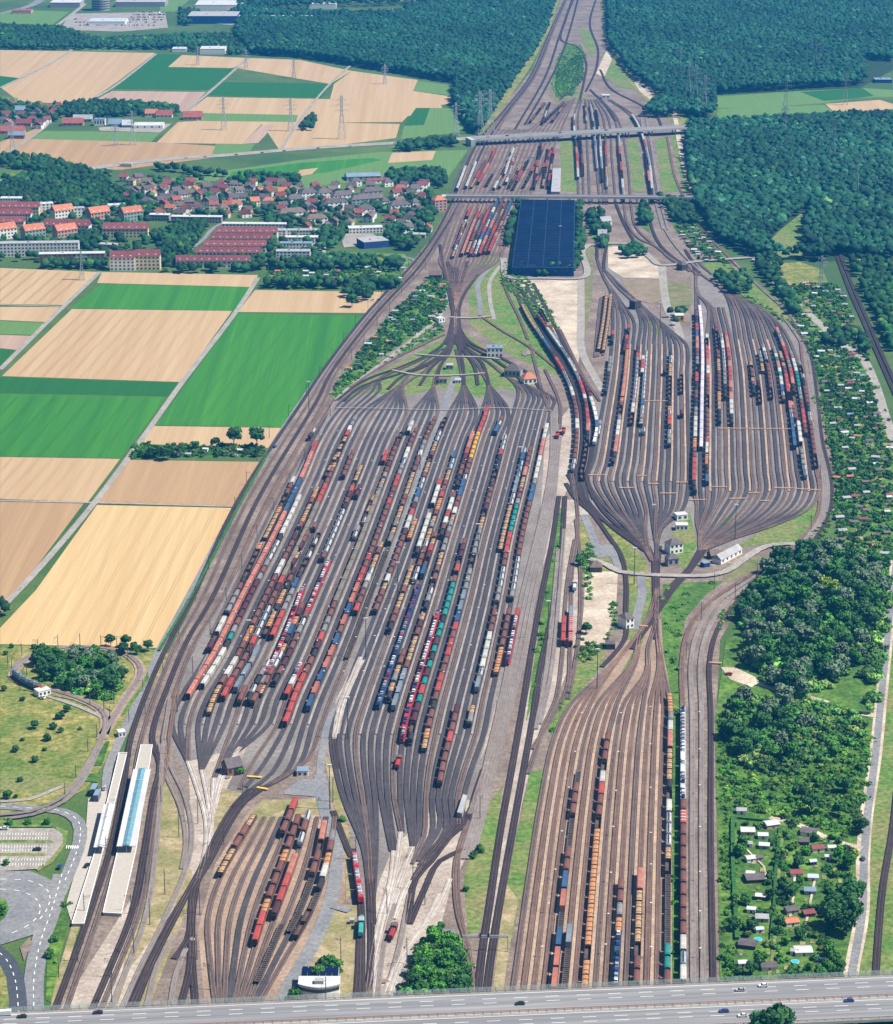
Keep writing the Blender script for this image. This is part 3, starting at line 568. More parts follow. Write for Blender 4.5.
for p in ([(455,322),(440,348),(405,366),(365,381),(336,402)], [(455,325),(446,350),(424,366),(392,377),(360,388),(344,402)], [(455,325),(447,350),(428,366),(404,376),(388,390)], [(455,328),(450,352),(440,368),(436,385)], [(455,328),(449,352),(432,368),(420,386)], [(455,328),(460,352),(463,368),(464,386)],
          [(456,328),(463,350),(474,366),(478,386)], [(456,328),(466,348),(482,364),(489,386)], [(456,325),(468,345),(494,360),(516,376),(532,392)], [(456,322),(470,343),(500,358),(528,374),(545,396)], [(453,268),(453,330)], [(457,268),(457,330)], [(448,262),(452,290),(454,318)], [(468,262),(460,290),(457,318)], [(441,255),(447,285),(453,312)]):
    track(p, 'd', 3.2, rows=False)
track([(480,316),(500,330),(530,348),(560,372)], 'b', rows=False); track([(445,335),(420,347),(390,362),(350,388)], 'b', rows=False)
for a, b in (((18,668),(13,678)),): ribbon('tram_ballast', [(104,735),(125,700),(140,676),(138,664),(120,652),(90,648),(60,649),(35,656),(18,668),(13,676),(17,681),(30,687),(55,692),(80,700),(100,710),(106,722),(102,740)], 6.5, G_BROWN, z=.6)
# ---------------------------------------------------------------- rolling stock
def paint(name, rgb, r=.10, rough=.55, dirt=.62):
    return mat(name, rgb, tuple(c*dirt for c in rgb), .55, rough=rough, c3=tuple(c*dirt*.8+.015 for c in rgb), scale3=.22, rnd=r, detail=5.0, lo=.4, hi=.75)
FRAME = mat('dark_underframe', (.025,.020,.020), (.045,.034,.030), .5); WHEEL = mat('wheel_steel', (.05,.04,.038), (.03,.025,.025), .5)
INNER = mat('wagon_interior', (.060,.040,.035), (.10,.07,.055), .4); GLASS = mat('dark_glass', (.02,.025,.03), rough=.15, spec=.5)
LOAD = {'tan': mat('timber_load', (.40,.27,.15), (.30,.19,.10), .8), 'coal': mat('scrap_load', (.05,.045,.045), (.12,.09,.075), .9), 'grey': mat('steel_load', (.20,.20,.22), (.13,.13,.15), .6), 'orange': mat('ore_load', (.34,.16,.07), (.42,.22,.11), .7)}
# code: (words, shape, colour, length)
K = {'R': ('bright red covered wagon', 'slide', (.42,.070,.050), 15), 'P': ('salmon red long covered wagon', 'slide', (.50,.190,.135), 23), 'N': ('brown round-roofed hopper wagon', 'hopper', (.19,.075,.055), 13.5),
 'n': ('maroon covered wagon', 'hopper', (.10,.030,.035), 14), 'D': ('dark brown open wagon', 'open', (.085,.042,.036), 14), 'T': ('open wagon with tan load', 'openload', (.16,.085,.055), 14), 'W': ('white covered wagon', 'slide', (.56,.54,.49), 15),
 'G': ('grey covered wagon', 'hopper', (.24,.225,.215), 14), 'B': ('blue container on flat wagon', 'cont', (.045,.105,.21), 20), 'E': ('teal green covered wagon', 'hopper', (.020,.24,.205), 12.5),
 'O': ('orange open wagon', 'openorange', (.45,.17,.065), 14), 'Y': ('yellow tarpaulin wagon', 'hopper', (.62,.36,.03), 12), 'K': ('black tank wagon', 'tank', (.035,.032,.036), 13), 'V': ('pale silver tank wagon', 'tank', (.50,.51,.52), 13.5),
 'S': ('grey-beige flat-topped wagon', 'slide', (.235,.195,.150), 20), 'Z': ('empty stake wagon with bare frame', 'stake', (.15,.12,.10), 19), 'c': ('red car transporter wagon', 'carrier', (.50,.035,.04), 26), 'C': ('dark blue car transporter wagon', 'carrier', (.035,.075,.17), 26),
 'b': ('salmon container on flat wagon', 'cont', (.46,.155,.105), 20), 'e': ('pale green container on flat wagon', 'cont', (.16,.36,.25), 14), 'F': ('grey container on flat wagon', 'cont', (.22,.26,.31), 20), 'w': ('white container on flat wagon', 'cont', (.68,.67,.64), 14),
 'L': ('long white express wagon', 'slide', (.68,.62,.68), 25), 'x': ('white and blue striped car transporter', 'carrierw', (.62,.65,.68), 26), 'r': ('red striped covered wagon', 'striped', (.46,.06,.05), 17), 'q': ('pale blue-grey tank wagon', 'tank', (.36,.45,.52), 14)}
def under(mb, Lh, m=1):
    mb.box(-1.2, 1.2, -Lh, Lh, .85, 1.15, m); mb.box(-.55, .55, -Lh*.35, Lh*.35, .5, .9, m)
    return mb
def bogie_mb(y, m=0):
    b = MB()
    for yy in (y-.9, y+.9):
        for s in (-.78, .66): b.add([(s+dx, yy+.46*math.cos(a*math.pi/4), .46+.46*math.sin(a*math.pi/4)) for dx in (0, .12) for a in range(8)], [tuple(range(7,-1,-1)), tuple(range(8,16))]+[(i, (i+1) % 8, 8+(i+1) % 8, 8+i) for i in range(8)], m)
    b.box(-1.0, 1.0, y-1.3, y+1.3, .42, .82, m); return b
def arch(w, z0, zs, zt, n=6):
    return [(-w, z0), (w, z0), (w, zs)] + [(w*math.cos(a*math.pi/n), zs+(zt-zs)*math.sin(a*math.pi/n)) for a in range(1, n)] + [(-w, zs)]
def body_mb(shape, Lh):
    b = MB(); rng = random.Random(shape)
    if shape in ('slide', 'striped'):
        b.prism([(-1.42,1.15),(1.42,1.15),(1.42,3.75),(.9,4.1),(-.9,4.1),(-1.42,3.75)], -Lh, Lh, 0)
        k = int(Lh/1.6)
        for i in range(-k, k+1):
            y = i*Lh/(k+.5); b.box(-1.47, 1.47, y-.06, y+.06, 1.2, 3.72, 0 if shape == 'slide' else 2)
            b.prism([(-1.44,3.74),(1.44,3.74),(.92,4.14),(-.92,4.14)], y-.06, y+.06, 0)
            if shape == 'striped' and i % 2: b.prism([(-1.45,3.76),(1.45,3.76),(.93,4.16),(-.93,4.16)], y-.1, y+.9, 2)
        b.box(-1.2, 1.2, Lh, Lh+.12, 1.2, 3.6, 1); b.box(-1.2, 1.2, -Lh-.12, -Lh, 1.2, 3.6, 1)
    elif shape == 'hopper':
        b.prism(arch(1.45, 1.7, 3.45, 4.15), -Lh+.5, Lh-.5, 0)
        b.add([(-1.4,-Lh+.5,1.7),(1.4,-Lh+.5,1.7),(1.4,Lh-.5,1.7),(-1.4,Lh-.5,1.7),(-.8,-Lh+2.5,.9),(.8,-Lh+2.5,.9),(.8,Lh-2.5,.9),(-.8,Lh-2.5,.9)], [(4,5,1,0),(5,6,2,1),(6,7,3,2),(7,4,0,3),(7,6,5,4)], 0)
        for i in range(4):
            y = (-1.5+i)*(Lh-.5)/2; b.prism(arch(1.51, 1.75, 3.5, 4.22), y-.08, y+.08, 1 if i in (0, 3) else 0)
        b.box(-.3, .3, -Lh+.6, Lh-.6, 4.12, 4.2, 0)
        for s in (-1, 1): b.box(-1.3, 1.3, s*Lh-.25, s*Lh+.25, 1.1, 2.9, 1)
    elif shape in ('open', 'openload', 'openorange'):
        for s in (-1, 1):
            b.box(s*1.42-.05, s*1.42+.05, -Lh, Lh, 1.15, 3.0, 0)
            b.box(-1.4, 1.4, s*Lh-.06, s*Lh+.06, 1.15, 3.0, 0)
            for i in range(7): y = -Lh+.2+i*(2*Lh-.4)/6; b.box(s*1.52-.06, s*1.52+.06, y-.09, y+.09, 1.15, 3.03, 0)
        b.box(-1.38, 1.38, -Lh+.06, Lh-.06, 1.15, 1.35, 3)
        if shape != 'open':
            n = 7
            for i in range(n):
                y0 = -Lh+.3+i*(2*Lh-.6)/n; h = 2.55+rng.random()*.5
                b.prism([(-1.3,1.35),(1.3,1.35),(1.25,h),(.5,h+.25),(-.5,h+.2),(-1.25,h-.05)], y0+.05, y0+(2*Lh-.6)/n-.08, 4)
    elif shape == 'tank':
        n = 12; b.prism([(1.42*math.cos(a*2*math.pi/n), 2.72+1.42*math.sin(a*2*math.pi/n)) for a in range(n)], -Lh+.9, Lh-.9, 0)
        for s in (-1, 1): b.prism([(1.05*math.cos(a*2*math.pi/n), 2.72+1.05*math.sin(a*2*math.pi/n)) for a in range(n)], min(s*(Lh-.9), s*(Lh-.55)), max(s*(Lh-.9), s*(Lh-.55)), 0)
        b.cyl(0, 0, 4.05, 4.45, .42, n=8, m=1); b.box(-.35, .35, -Lh+1.2, Lh-1.2, 4.13, 4.2, 1)
        for y in (-Lh*.6, Lh*.6): b.box(-1.2, 1.2, y-.25, y+.25, 1.1, 1.9, 1)
        for y in (-Lh*.35, Lh*.35): b.prism([(1.46*math.cos(a*2*math.pi/n), 2.72+1.46*math.sin(a*2*math.pi/n)) for a in range(n)], y-.06, y+.06, 1)
    elif shape == 'stake':
        for s in (-1, 1):
            b.box(s*1.2-.14, s*1.2+.14, -Lh, Lh, 1.15, 1.4, 0)
            for i in range(9): y = -Lh+.5+i*(2*Lh-1)/8; b.box(s*1.36-.06, s*1.36+.06, y-.08, y+.08, 1.2, 2.7, 0)
        for i in range(10): y = -Lh+.2+i*(2*Lh-.4)/9; b.box(-1.2, 1.2, y-.22, y+.22, 1.15, 1.42, 0)
    elif shape in ('carrier', 'carrierw'):
        for z in (1.15, 2.95):
            for s in (-1, 1): b.box(s*1.38-.07, s*1.38+.07, -Lh, Lh, z, z+.34, 0)
            b.box(-1.3, 1.3, -Lh+.1, Lh-.1, z, z+.1, 0)
        for i in range(9):
            y = -Lh+.3+i*(2*Lh-.6)/8
            for s in (-1, 1): b.box(s*1.38-.06, s*1.38+.06, y-.1, y+.1, 1.4, 3.0, 0)
    elif shape == 'cont':
        for s in (-1, 1): b.box(s*1.1-.13, s*1.1+.13, -Lh, Lh, 1.15, 1.4, 1)
        for i in range(5): y = -Lh+.3+i*(2*Lh-.6)/4; b.box(-1.1, 1.1, y-.2, y+.2, 1.15, 1.38, 1)
    return b
def container_mb(Lc):
    b = MB(); b.box(-1.22, 1.22, -Lc/2, Lc/2, 0, 2.6, 0)
    n = int(Lc/.6)
    for i in range(n):
        y = -Lc/2+.3+i*(Lc-.6)/max(n-1, 1)
        b.box(-1.26, 1.26, y-.12, y+.12, .12, 2.5, 0); b.box(-1.1, 1.1, y-.12, y+.12, 2.5, 2.64, 0)
    for s in (-1, 1):
        for q in (-1, 1): b.box(s*1.2-.07, s*1.2+.07, q*(Lc/2-.08)-.08, q*(Lc/2-.08)+.08, 0, 2.66, 0)
    return b
_M = {}
def kit(code):
    """shared meshes of one kind of wagon: whole (far), or body / underframe / bogie (near)"""
    if code in _M: return _M[code]
    words, shape, rgb, L = K[code]; Lh = (L-1.1)/2
    pm = paint(words.replace(' ', '_')+'_paint', rgb); stripe = paint('white_stripe', (.6,.55,.5)) if shape == 'striped' else pm
    load = LOAD[{'T': 'tan', 'O': 'orange'}.get(code, 'coal')]
    mats = [pm, FRAME, stripe, INNER, load]
    b = body_mb(shape, Lh); far = MB(); far.v, far.f, far.m = list(b.v), list(b.f), list(b.m); under(far, Lh)
    far.box(-1.0, 1.0, -Lh*.72-1.3, -Lh*.72+1.3, .1, .85, 1); far.box(-1.0, 1.0, Lh*.72-1.3, Lh*.72+1.3, .1, .85, 1)
    if shape == 'cont': far.box(-1.24, 1.24, -Lh+.2, -.1, 1.4, 4.0, 0); far.box(-1.24, 1.24, .1, Lh-.2, 1.4, 4.0, 0)
    u = under(MB(), Lh, 0)
    for s in (-1, 1):
        for x in (-.85, .85): u.cyl(x, 0, 0, 0, 0) if False else u.box(x-.15, x+.15, s*Lh-(.45 if s < 0 else 0), s*Lh+(.45 if s > 0 else 0), .92, 1.12, 0)
    d = dict(words=words, shape=shape, L=L, Lh=Lh, paint=pm, far=far.mesh('wagon', mats), farmb=far, mats=mats, body=b.mesh('wagon_body', mats), under=u.mesh('underframe', [FRAME]),
             bogies=[bogie_mb(s*Lh*.72).mesh('bogie', [WHEEL]) for s in (-1, 1)])
    if shape == 'cont': d['box'] = container_mb(min(12.2, 2*Lh-.6) if L >= 20 else 6.1).mesh('container', [pm])
    _M[code] = d; return d
# small cars (used on the transporters and the roads)
CARC = [((.62,.63,.64), 'white'), ((.30,.31,.33), 'silver'), ((.02,.022,.028), 'black'), ((.03,.06,.20), 'dark blue'), ((.40,.02,.02), 'red'), ((.10,.10,.11), 'grey')]
def car_parts(rgb, nm):
    pm = mat('car_paint_'+nm.replace(' ', '_'), rgb, rough=.25, spec=.6)
    b = MB(); b.prismx([(-2.15,.30),(2.15,.30),(2.2,.62),(2.0,.88),(1.1,.98),(-2.0,.98),(-2.2,.7)], -.86, .86, 0)
    c = MB(); c.prismx([(1.05,.96),(.35,1.42),(-1.3,1.44),(-1.95,.96)], -.74, .74, 0)
    r = MB(); r.box(-.66, .66, -1.22, .30, 1.42, 1.47, 0)
    w = MB()
    for x in (-.88, .72):
        for y in (-1.35, 1.35): w.add([(x+dx, y+.32*math.cos(a*math.pi/4), .32+.32*math.sin(a*math.pi/4)) for dx in (0, .16) for a in range(8)], [tuple(range(7,-1,-1)), tuple(range(8,16))]+[(i, (i+1) % 8, 8+(i+1) % 8, 8+i) for i in range(8)], 0)
    whole = MB()
    for q, mi in ((b, 0), (c, 1), (r, 0), (w, 2)): whole.add(q.v, q.f, mi)
    return dict(paint=pm, body=b.mesh('car_body', pm), cabin=c.mesh('car_windows', GLASS), roof=r.mesh('car_roof', pm), wheels=w.mesh('car_wheels', FRAME), whole=whole.mesh('car', [pm, GLASS, FRAME]))
CARS = [car_parts(*c) for c in CARC]

# rows: near end -> far end, colours in order, words that say which train it is
L, M_, R, U, Q = 'left yard', 'middle', 'right yard', 'far upper yard', 'lower yard'
ROWS = [
 (L, 'nDWW', [(207,656),(226,624)]), (L, 'GGNKDDDO', [(226,618),(262,544)]), (L, 'TTTODDNNW', [(263,543),(281,511),(296,481)]),
 (L, 'PPPPPPPPPPBBPPR', [(189,701),(237,610),(258,570),(291,505),(305,479),(319,447)], 'long salmon train nearest the west main line'),
 (L, 'WWWWKEGNnnnnnGNGVVKWWWWWWW', [(202,692),(222,655),(235,628),(261,584),(301,499)]),
 (L, 'TTNWWNNONNNNNNWWNNnDNOTNOT', [(207,718),(231,669),(261,608),(281,567),(317,491)]),
 (L, 'RRNNnRVqVNnRSSSSSSSSSRRRNNTDTDTRwGG', [(222,703),(237,669),(265,612),(301,537),(320,489),(342,450),(353,418)]),
 (L, 'DOTKOTKVNn', [(259,641),(281,596),(293,572)]), (L, 'FFGF', [(235,696),(255,655)]), (L, 'NTN', [(236,709),(243,693)]), (L, 'KVKGVV', [(244,709),(265,665)]),
 (L, 'NGccccccccc', [(252,709),(261,692),(283,646),(305,588)], 'red car transporter train beside silver tanks'),
 (L, 'RRRGGGGBKDVDVDVD', [(273,642),(291,600),(321,539)]), (L, 'TNNVTKBOnN', [(263,699),(289,640),(302,611)]),
 (L, 'KNnNNGVNcccccc', [(274,690),(297,640),(323,580),(328,568)]), (L, 'NVVVVVVKNnRDTTT', [(322,565),(346,509),(363,471)]), (L, 'RWc', [(287,701),(299,671)]),
 (L, 'RRRRRNKnRGGNSSSSSSSSSSSSSSSGTGNnNNnDD', [(290,731),(314,668),(327,636),(352,580),(376,509),(387,484),(405,437)]), (L, 'WW', [(405.5,437),(411,424)]),
 (L, 'BbBbbBNbBbbBRNRNNNNNNRNRRGqWWNNN', [(312,715),(340,638),(363,582),(389,513),(399,487),(419,432)], 'blue and salmon container train'),
 (L, 'RNNGWVTTNT', [(356,618),(370,577),(384,547)]), (L, 'ZZZZZZZZZZ', [(347,661),(378,580),(388,553)], 'string of empty stake wagons by the yard lane'),
 (L, 'STSTTNNTTTNNNWGNNNNN', [(389.5,548),(403,509),(415,472),(427,438),(435,420)]), (L, 'NNNTWNNNNNnWWRnGBqVNTTDNTTVVDDD', [(376,617),(386,589),(409,523),(419,495),(433,452),(447,420)]),
 (L, 'KNNTTTNTTTT', [(391,636),(401,598),(413,569)]), (L, 'OTOT', [(408,544),(417,521)]),
 (L, 'CCCCCCCCCCCC', [(374,711),(395,650),(417,588)], 'dark blue car transporter train'), (L, 'VVNNVTTGTNOORNTTqqBT', [(417,586),(439,513),(449,454)]),
 (L, 'KWWWW', [(416,560),(431,519)]), (L, 'WWWR', [(433,509),(442,483)]), (L, 'KTGTNN', [(384,706),(401,655)]), (L, 'FFFFRNTTTNnTT', [(397,714),(411,661),(427,618)]),
 (L, 'KGVTDN', [(425,616),(437,580)]), (L, 'NTrTGGNN', [(437,578),(449,537)]), (L, 'BDnRTN', [(423,581),(435,537)]),
 (L, 'cccccccccccc', [(403,746),(420,688),(441,616)], 'bright red car transporter train with white cars'),
 (L, 'KDDnnERREnEKEEnEEKEEEEEETN', [(411,749),(421,709),(441,642),(457,582)], 'teal hopper train beside the red transporters'), (L, 'RDnnN', [(457,578),(465,545)]),
 (L, 'TONKNRRNRRNRBFFGGGDDGGGTTDnNNnDDKKRVVW', [(426,754),(445,677),(464,598),(491,497),(505,437)]),
 (L, 'KNWRWWN', [(441,541),(453,497)]), (L, 'KNNnRPPP', [(456,491),(463,471),(474,434)]), (L, 'GTWNBBVNNYYYYRRRR', [(447,539),(465,479),(479,436),(485,410)]),
 (L, 'TTTTTVFFqqBq', [(502,555),(512,513),(525,452)]), (L, 'FVWWWWNNDGGVVNNRRREEEEGNTTPNNNN', [(478,695),(488,649),(499,597),(518,509),(531,452)]),
 (L, 'OONNNN', [(496,679),(510,612)]), (L, 'GVVVNNNNNNNBBGWWWPPPWW', [(512,604),(518,571),(533,491),(547,430)]), (L, 'cccR', [(506,669),(516,616)]),
 (L, 'NNNNRRNNn', [(439,790),(459,713)]), (L, 'GT', [(470,730),(474,711)]), (L, 'BVN', [(494,437),(498,422)]), (L, 'KVG', [(309,443),(317,430)]), (L, 'RR', [(382,467),(387,453)]),
 (L, 'nc', [(356,501),(363,485)]), (L, 'VG', [(357,543),(361,532)]), (L, 'VDTDT', [(363,529),(374,501)]), (L, 'NNN', [(340,481),(350,456)]), (L, 'nNN', [(299,555),(308,537)]), (L, 'nTN', [(291,571),(299,557)]), (L, 'DTDTDT', [(326,481),(342,448)]), (L, 'N', [(315,535),(319,526)]),
 (M_, 'VNNNWNNNWVVRRnBVVTTTT', [(574,475),(581,422),(575,400),(562,381),(542,347),(518,307)]), (M_, 'DDDDKPRRNWRRVWWVVGGNTDD', [(586,483),(589,450),(592,430),(585,403),(569,368),(549,334),(535,314)]),
 (M_, 'wBwWnnNVVWWNN', [(594,448),(597,430),(587,393),(572,368),(556,345),(537,318)]), (M_, 'RR', [(561,649),(565,624)]), (M_, 'rr', [(568,649),(571,624)]), (M_, 'FF', [(570,623),(573,610)]),
 (R, 'TTTTTTTTTT', [(598,353),(607,296)], 'west string of short tan-loaded open wagons'), (R, 'TTTTTTTTTT', [(603,354),(610,298)], 'east string of short tan-loaded open wagons'),
 (R, 'VG', [(601,440),(603,426)]), (R, 'KKGG', [(606,397),(610,362)]), (R, 'KR', [(613,347),(615,334)]), (R, 'KPPNWWGDNOPPPPOOOOR', [(615,468),(620,429),(623,399),(627,350)]), (R, 'nnRDKR', [(624,356),(629,329)]),
 (R, 'DWGVVVGGRn', [(631,428),(634,390),(638,350)]), (R, 'WRW', [(639,378),(641,361)]), (R, 'GVBVVVVVV', [(641,429),(646,356)]), (R, 'q', [(646,437),(646.5,431)]), (R, 'GVKRVOKDDDDTTVK', [(668,450),(670,417),(671,356)]), (R, 'K', [(665,378),(665,373)]),
 (R, 'n', [(680,420),(680,415)]), (R, 'DDD', [(681,396),(681,376)]), (R, 'KRRNOWWGKNKRDGNPBRKN', [(697,497),(698,400),(698,315)]), (R, 'LLLLLLLLLL', [(703,453),(702,309)], 'long pale lilac-white train'),
 (R, 'BKOWRNNNDDNNRWPRRDW', [(709,488),(706,337)]), (R, 'KTONNTNDDN', [(719,428),(717,329)]), (R, 'KGGVVWV', [(723,402),(721,337)]), (R, 'KWWPNPRRPNRPPR', [(731,428),(727,337)]), (R, 'KNTNDT', [(751,398),(749,365)]), (R, 'TGV', [(759,375),(759,354)]),
 (R, 'DDK', [(763,406),(761,386)]), (R, 'DNNNNDVWV', [(768,402),(763,347)]), (R, 'NVBWWEWPEWGV', [(781,405),(775,351)]), (R, 'BBBBVPDDRRRNTNT', [(793,452),(790,428),(784,385),(781,356)]), (R, 'KPRGRRPVP', [(790,397),(782,332)]),
 (R, 'WW', [(798,448),(795,425)]), (R, 'NNTDDT', [(795,424),(788,388)]), (R, 'qqGGV', [(802,481),(798,451)]), (R, 'NRRNGVEEWWG', [(804,439),(798,390),(794,356)]), (R, 'DNNNNNVKNNNKVDG', [(815,471),(810,434),(804,390),(800,365)]),
 (U, 'RR', [(465,220),(471,211)]), (U, 'TVKNNTV', [(452,260),(470,222)]), (U, 'PPPPRT', [(460,258),(479,208)]), (U, 'RVKNNRRN', [(470,258),(489,209)]), (U, 'VWBRVBWBB', [(475,258),(496,200)]), (U, 'RPBPGNN', [(480,258),(501,203)]), (U, 'RRPNTNBBW', [(492,256),(514,200)]),
 (U, 'NKTN', [(556,124),(563,106)]), (U, 'DKN', [(549,124),(557,104)]), (U, 'VNTN', [(588,124),(588,106)]), (U, 'NDN', [(530,124),(545,105)]), (U, 'NNRNTN', [(486,256),(505,204)]), (U, 'TNGN', [(466,256),(482,216)]), (U, 'NVND', [(455,250),(466,226)]), (U, 'GTNRN', [(500,190),(512,160)]), (U, 'TRNN', [(471,190),(486,162)]), (U, 'KNDT', [(512,190),(520,168)]), (U, 'VTNRN', [(607,190),(605,140)]), (U, 'DNKD', [(583,178),(582,140)]), (U, 'WW', [(457,192),(466,170)]), (U, 'WW', [(464,190),(476,165)]), (U, 'RPNR', [(482,186),(497,151)]), (U, 'DDD', [(487,188),(494,176)]), (U, 'WTKVVW', [(495,192),(511,152)]), (U, 'W', [(505,178),(510,160)]), (U, 'WGVVKW', [(506,186),(514,162)]), (U, 'DNRDDB', [(517,192),(525,160)]),
 (U, 'DKDRKTDKR', [(529,190),(536,150)]), (U, 'KDTRKDK', [(534,191),(541,146)]), (U, 'DRKDTKRD', [(538,191),(545,150)]), (U, 'TKDRDKT', [(543,189),(549,148)]), (U, 'KRDTKDR', [(548,190),(554,152)]), (U, 'KVKD', [(542,126),(550,104)]),
 (U, 'WPRPKGWNV', [(578,181),(577,117)]), (U, 'VVVBVVKVVV', [(597,172),(594,107)]), (U, 'KVWVVKD', [(601,184),(598,112)]), (U, 'VWDRDRVV', [(622,203),(618,135)]), (U, 'KWWVVRWWW', [(648,203),(638,118)]), (U, 'DDPKDK', [(652,203),(645,153)]),
 (Q, 'TNT', [(221,881),(235,850),(249,815)]), (Q, 'RRWONNNPONNNN', [(253,948),(269,901),(284,852),(302,810)], 'long brown and red train in the lower left sidings'), (Q, 'NNR', [(282,840),(296,805)]), (Q, 'VVNVV', [(296,850),(309,810)]), (Q, 'nRRPP', [(277,923),(284,908),(301,864)]),
 (Q, 'ZZZNDP', [(294,936),(306,897),(322,831)]), (Q, 'DDZKWONG', [(301,943),(312,901),(332,840)]), (Q, 'ZZZZ', [(257,988),(274,943),(280,922)]),
 (Q, 'bbeBZbbBbNNZZNNNNZw', [(553,997),(562,925),(571,860),(577,803),(581,770)], 'mixed container train in the lower yard'), (Q, 'ZZF', [(562,991),(569,950),(572,927)]),
 (Q, 'OODOOOOOOOODNNRWDNNR', [(583,997),(590,882),(596,815),(603,733)], 'long orange open-wagon train'), (Q, 'CCNOGNN', [(614,992),(617,945),(619,880)]), (Q, 'NNDDTTTTPP', [(635,993),(636,936),(638,880)]),
 (Q, 'NEZZZZZDTVVWDKTTTPWGOO', [(668.5,993),(669,860),(669,773),(670,696)], 'mixed train with green hopper by the grass strip'), (Q, 'WqWNNNNNNNNrNxxxxxxxx', [(683,991),(683,860),(683,714)], 'brown tank and striped transporter train beside the main line')]
KINDW = {'slide': 'covered wagon', 'striped': 'covered wagon', 'hopper': 'hopper wagon', 'open': 'open wagon', 'openload': 'open wagon', 'openorange': 'open wagon', 'tank': 'tank wagon', 'stake': 'flat wagon', 'cont': 'container wagon', 'carrier': 'car transporter', 'carrierw': 'car transporter'}
CNAME = {'covered wagon': 'covered_wagon', 'hopper wagon': 'hopper_wagon', 'open wagon': 'open_wagon', 'tank wagon': 'tank_wagon', 'flat wagon': 'stake_wagon', 'container wagon': 'container_wagon', 'car transporter': 'car_transporter'}
ZT = 1.16
def project(row):
    """lay a row of wagons on the nearest track"""
    q = dense(row, 4.0); s = q[::max(1, len(q)//14)]; best = None
    for ti, t in enumerate(TRACKS):
        lo, hi = t.min(0)-12, t.max(0)+12
        if (s < lo).any() or (s > hi).any(): continue
        d = np.sqrt(((s[:, None]-t[None])**2).sum(2)).min(1).mean()
        if best is None or d < best[0]: best = (d, ti)
    if best and best[0] < 7.0:
        t = TRACKS[best[1]]; tt = dense([tuple(p) for p in t[::2]]+[tuple(t[-1])], 3.0, ground=True)
        i0 = ((tt-q[0])**2).sum(1).argmin(); i1 = ((tt-q[-1])**2).sum(1).argmin()
        if abs(i1-i0) > 2:
            seg = tt[i0:i1+1] if i1 > i0 else tt[i1:i0+1][::-1]
            return seg, best[1]
    return q, None
def walk(q):
    d = np.r_[0, np.cumsum(np.linalg.norm(np.diff(q, axis=0), axis=1))]
    return d, lambda s: (np.interp(s, d, q[:, 0]), np.interp(s, d, q[:, 1]))
occupied = {}; placed = []
for ri, rw in enumerate(ROWS):
    yard, codes, pts = rw[:3]; nm = rw[3] if len(rw) > 3 else None
    q, ti = project(pts)
    if ti is not None:
        span = (min(q[0][1], q[-1][1])+3, max(q[0][1], q[-1][1])-3)
        if any(a < span[1] and b > span[0] for a, b in occupied.get(ti, [])): q, ti = dense(pts, 4.0), None
        else: occupied.setdefault(ti, []).append(span)
    if ti is None: track(pts, 'm', rows=False)
    d, at = walk(q); s = 0; k = 0
    while True:
        f = (s+5)/max(d[-1], 1)
        if f >= 1 and k: break
        c = codes[min(int(f*len(codes)), len(codes)-1)]; Lw = K[c][3]
        if s+Lw*.6 > d[-1] and k: break
        a, b = at(s), at(s+Lw); k += 1
        placed.append(dict(row=ri, k=k, c=c, x=(a[0]+b[0])/2, y=(a[1]+b[1])/2, rz=math.atan2(-(b[0]-a[0]), b[1]-a[1])))
        s += Lw
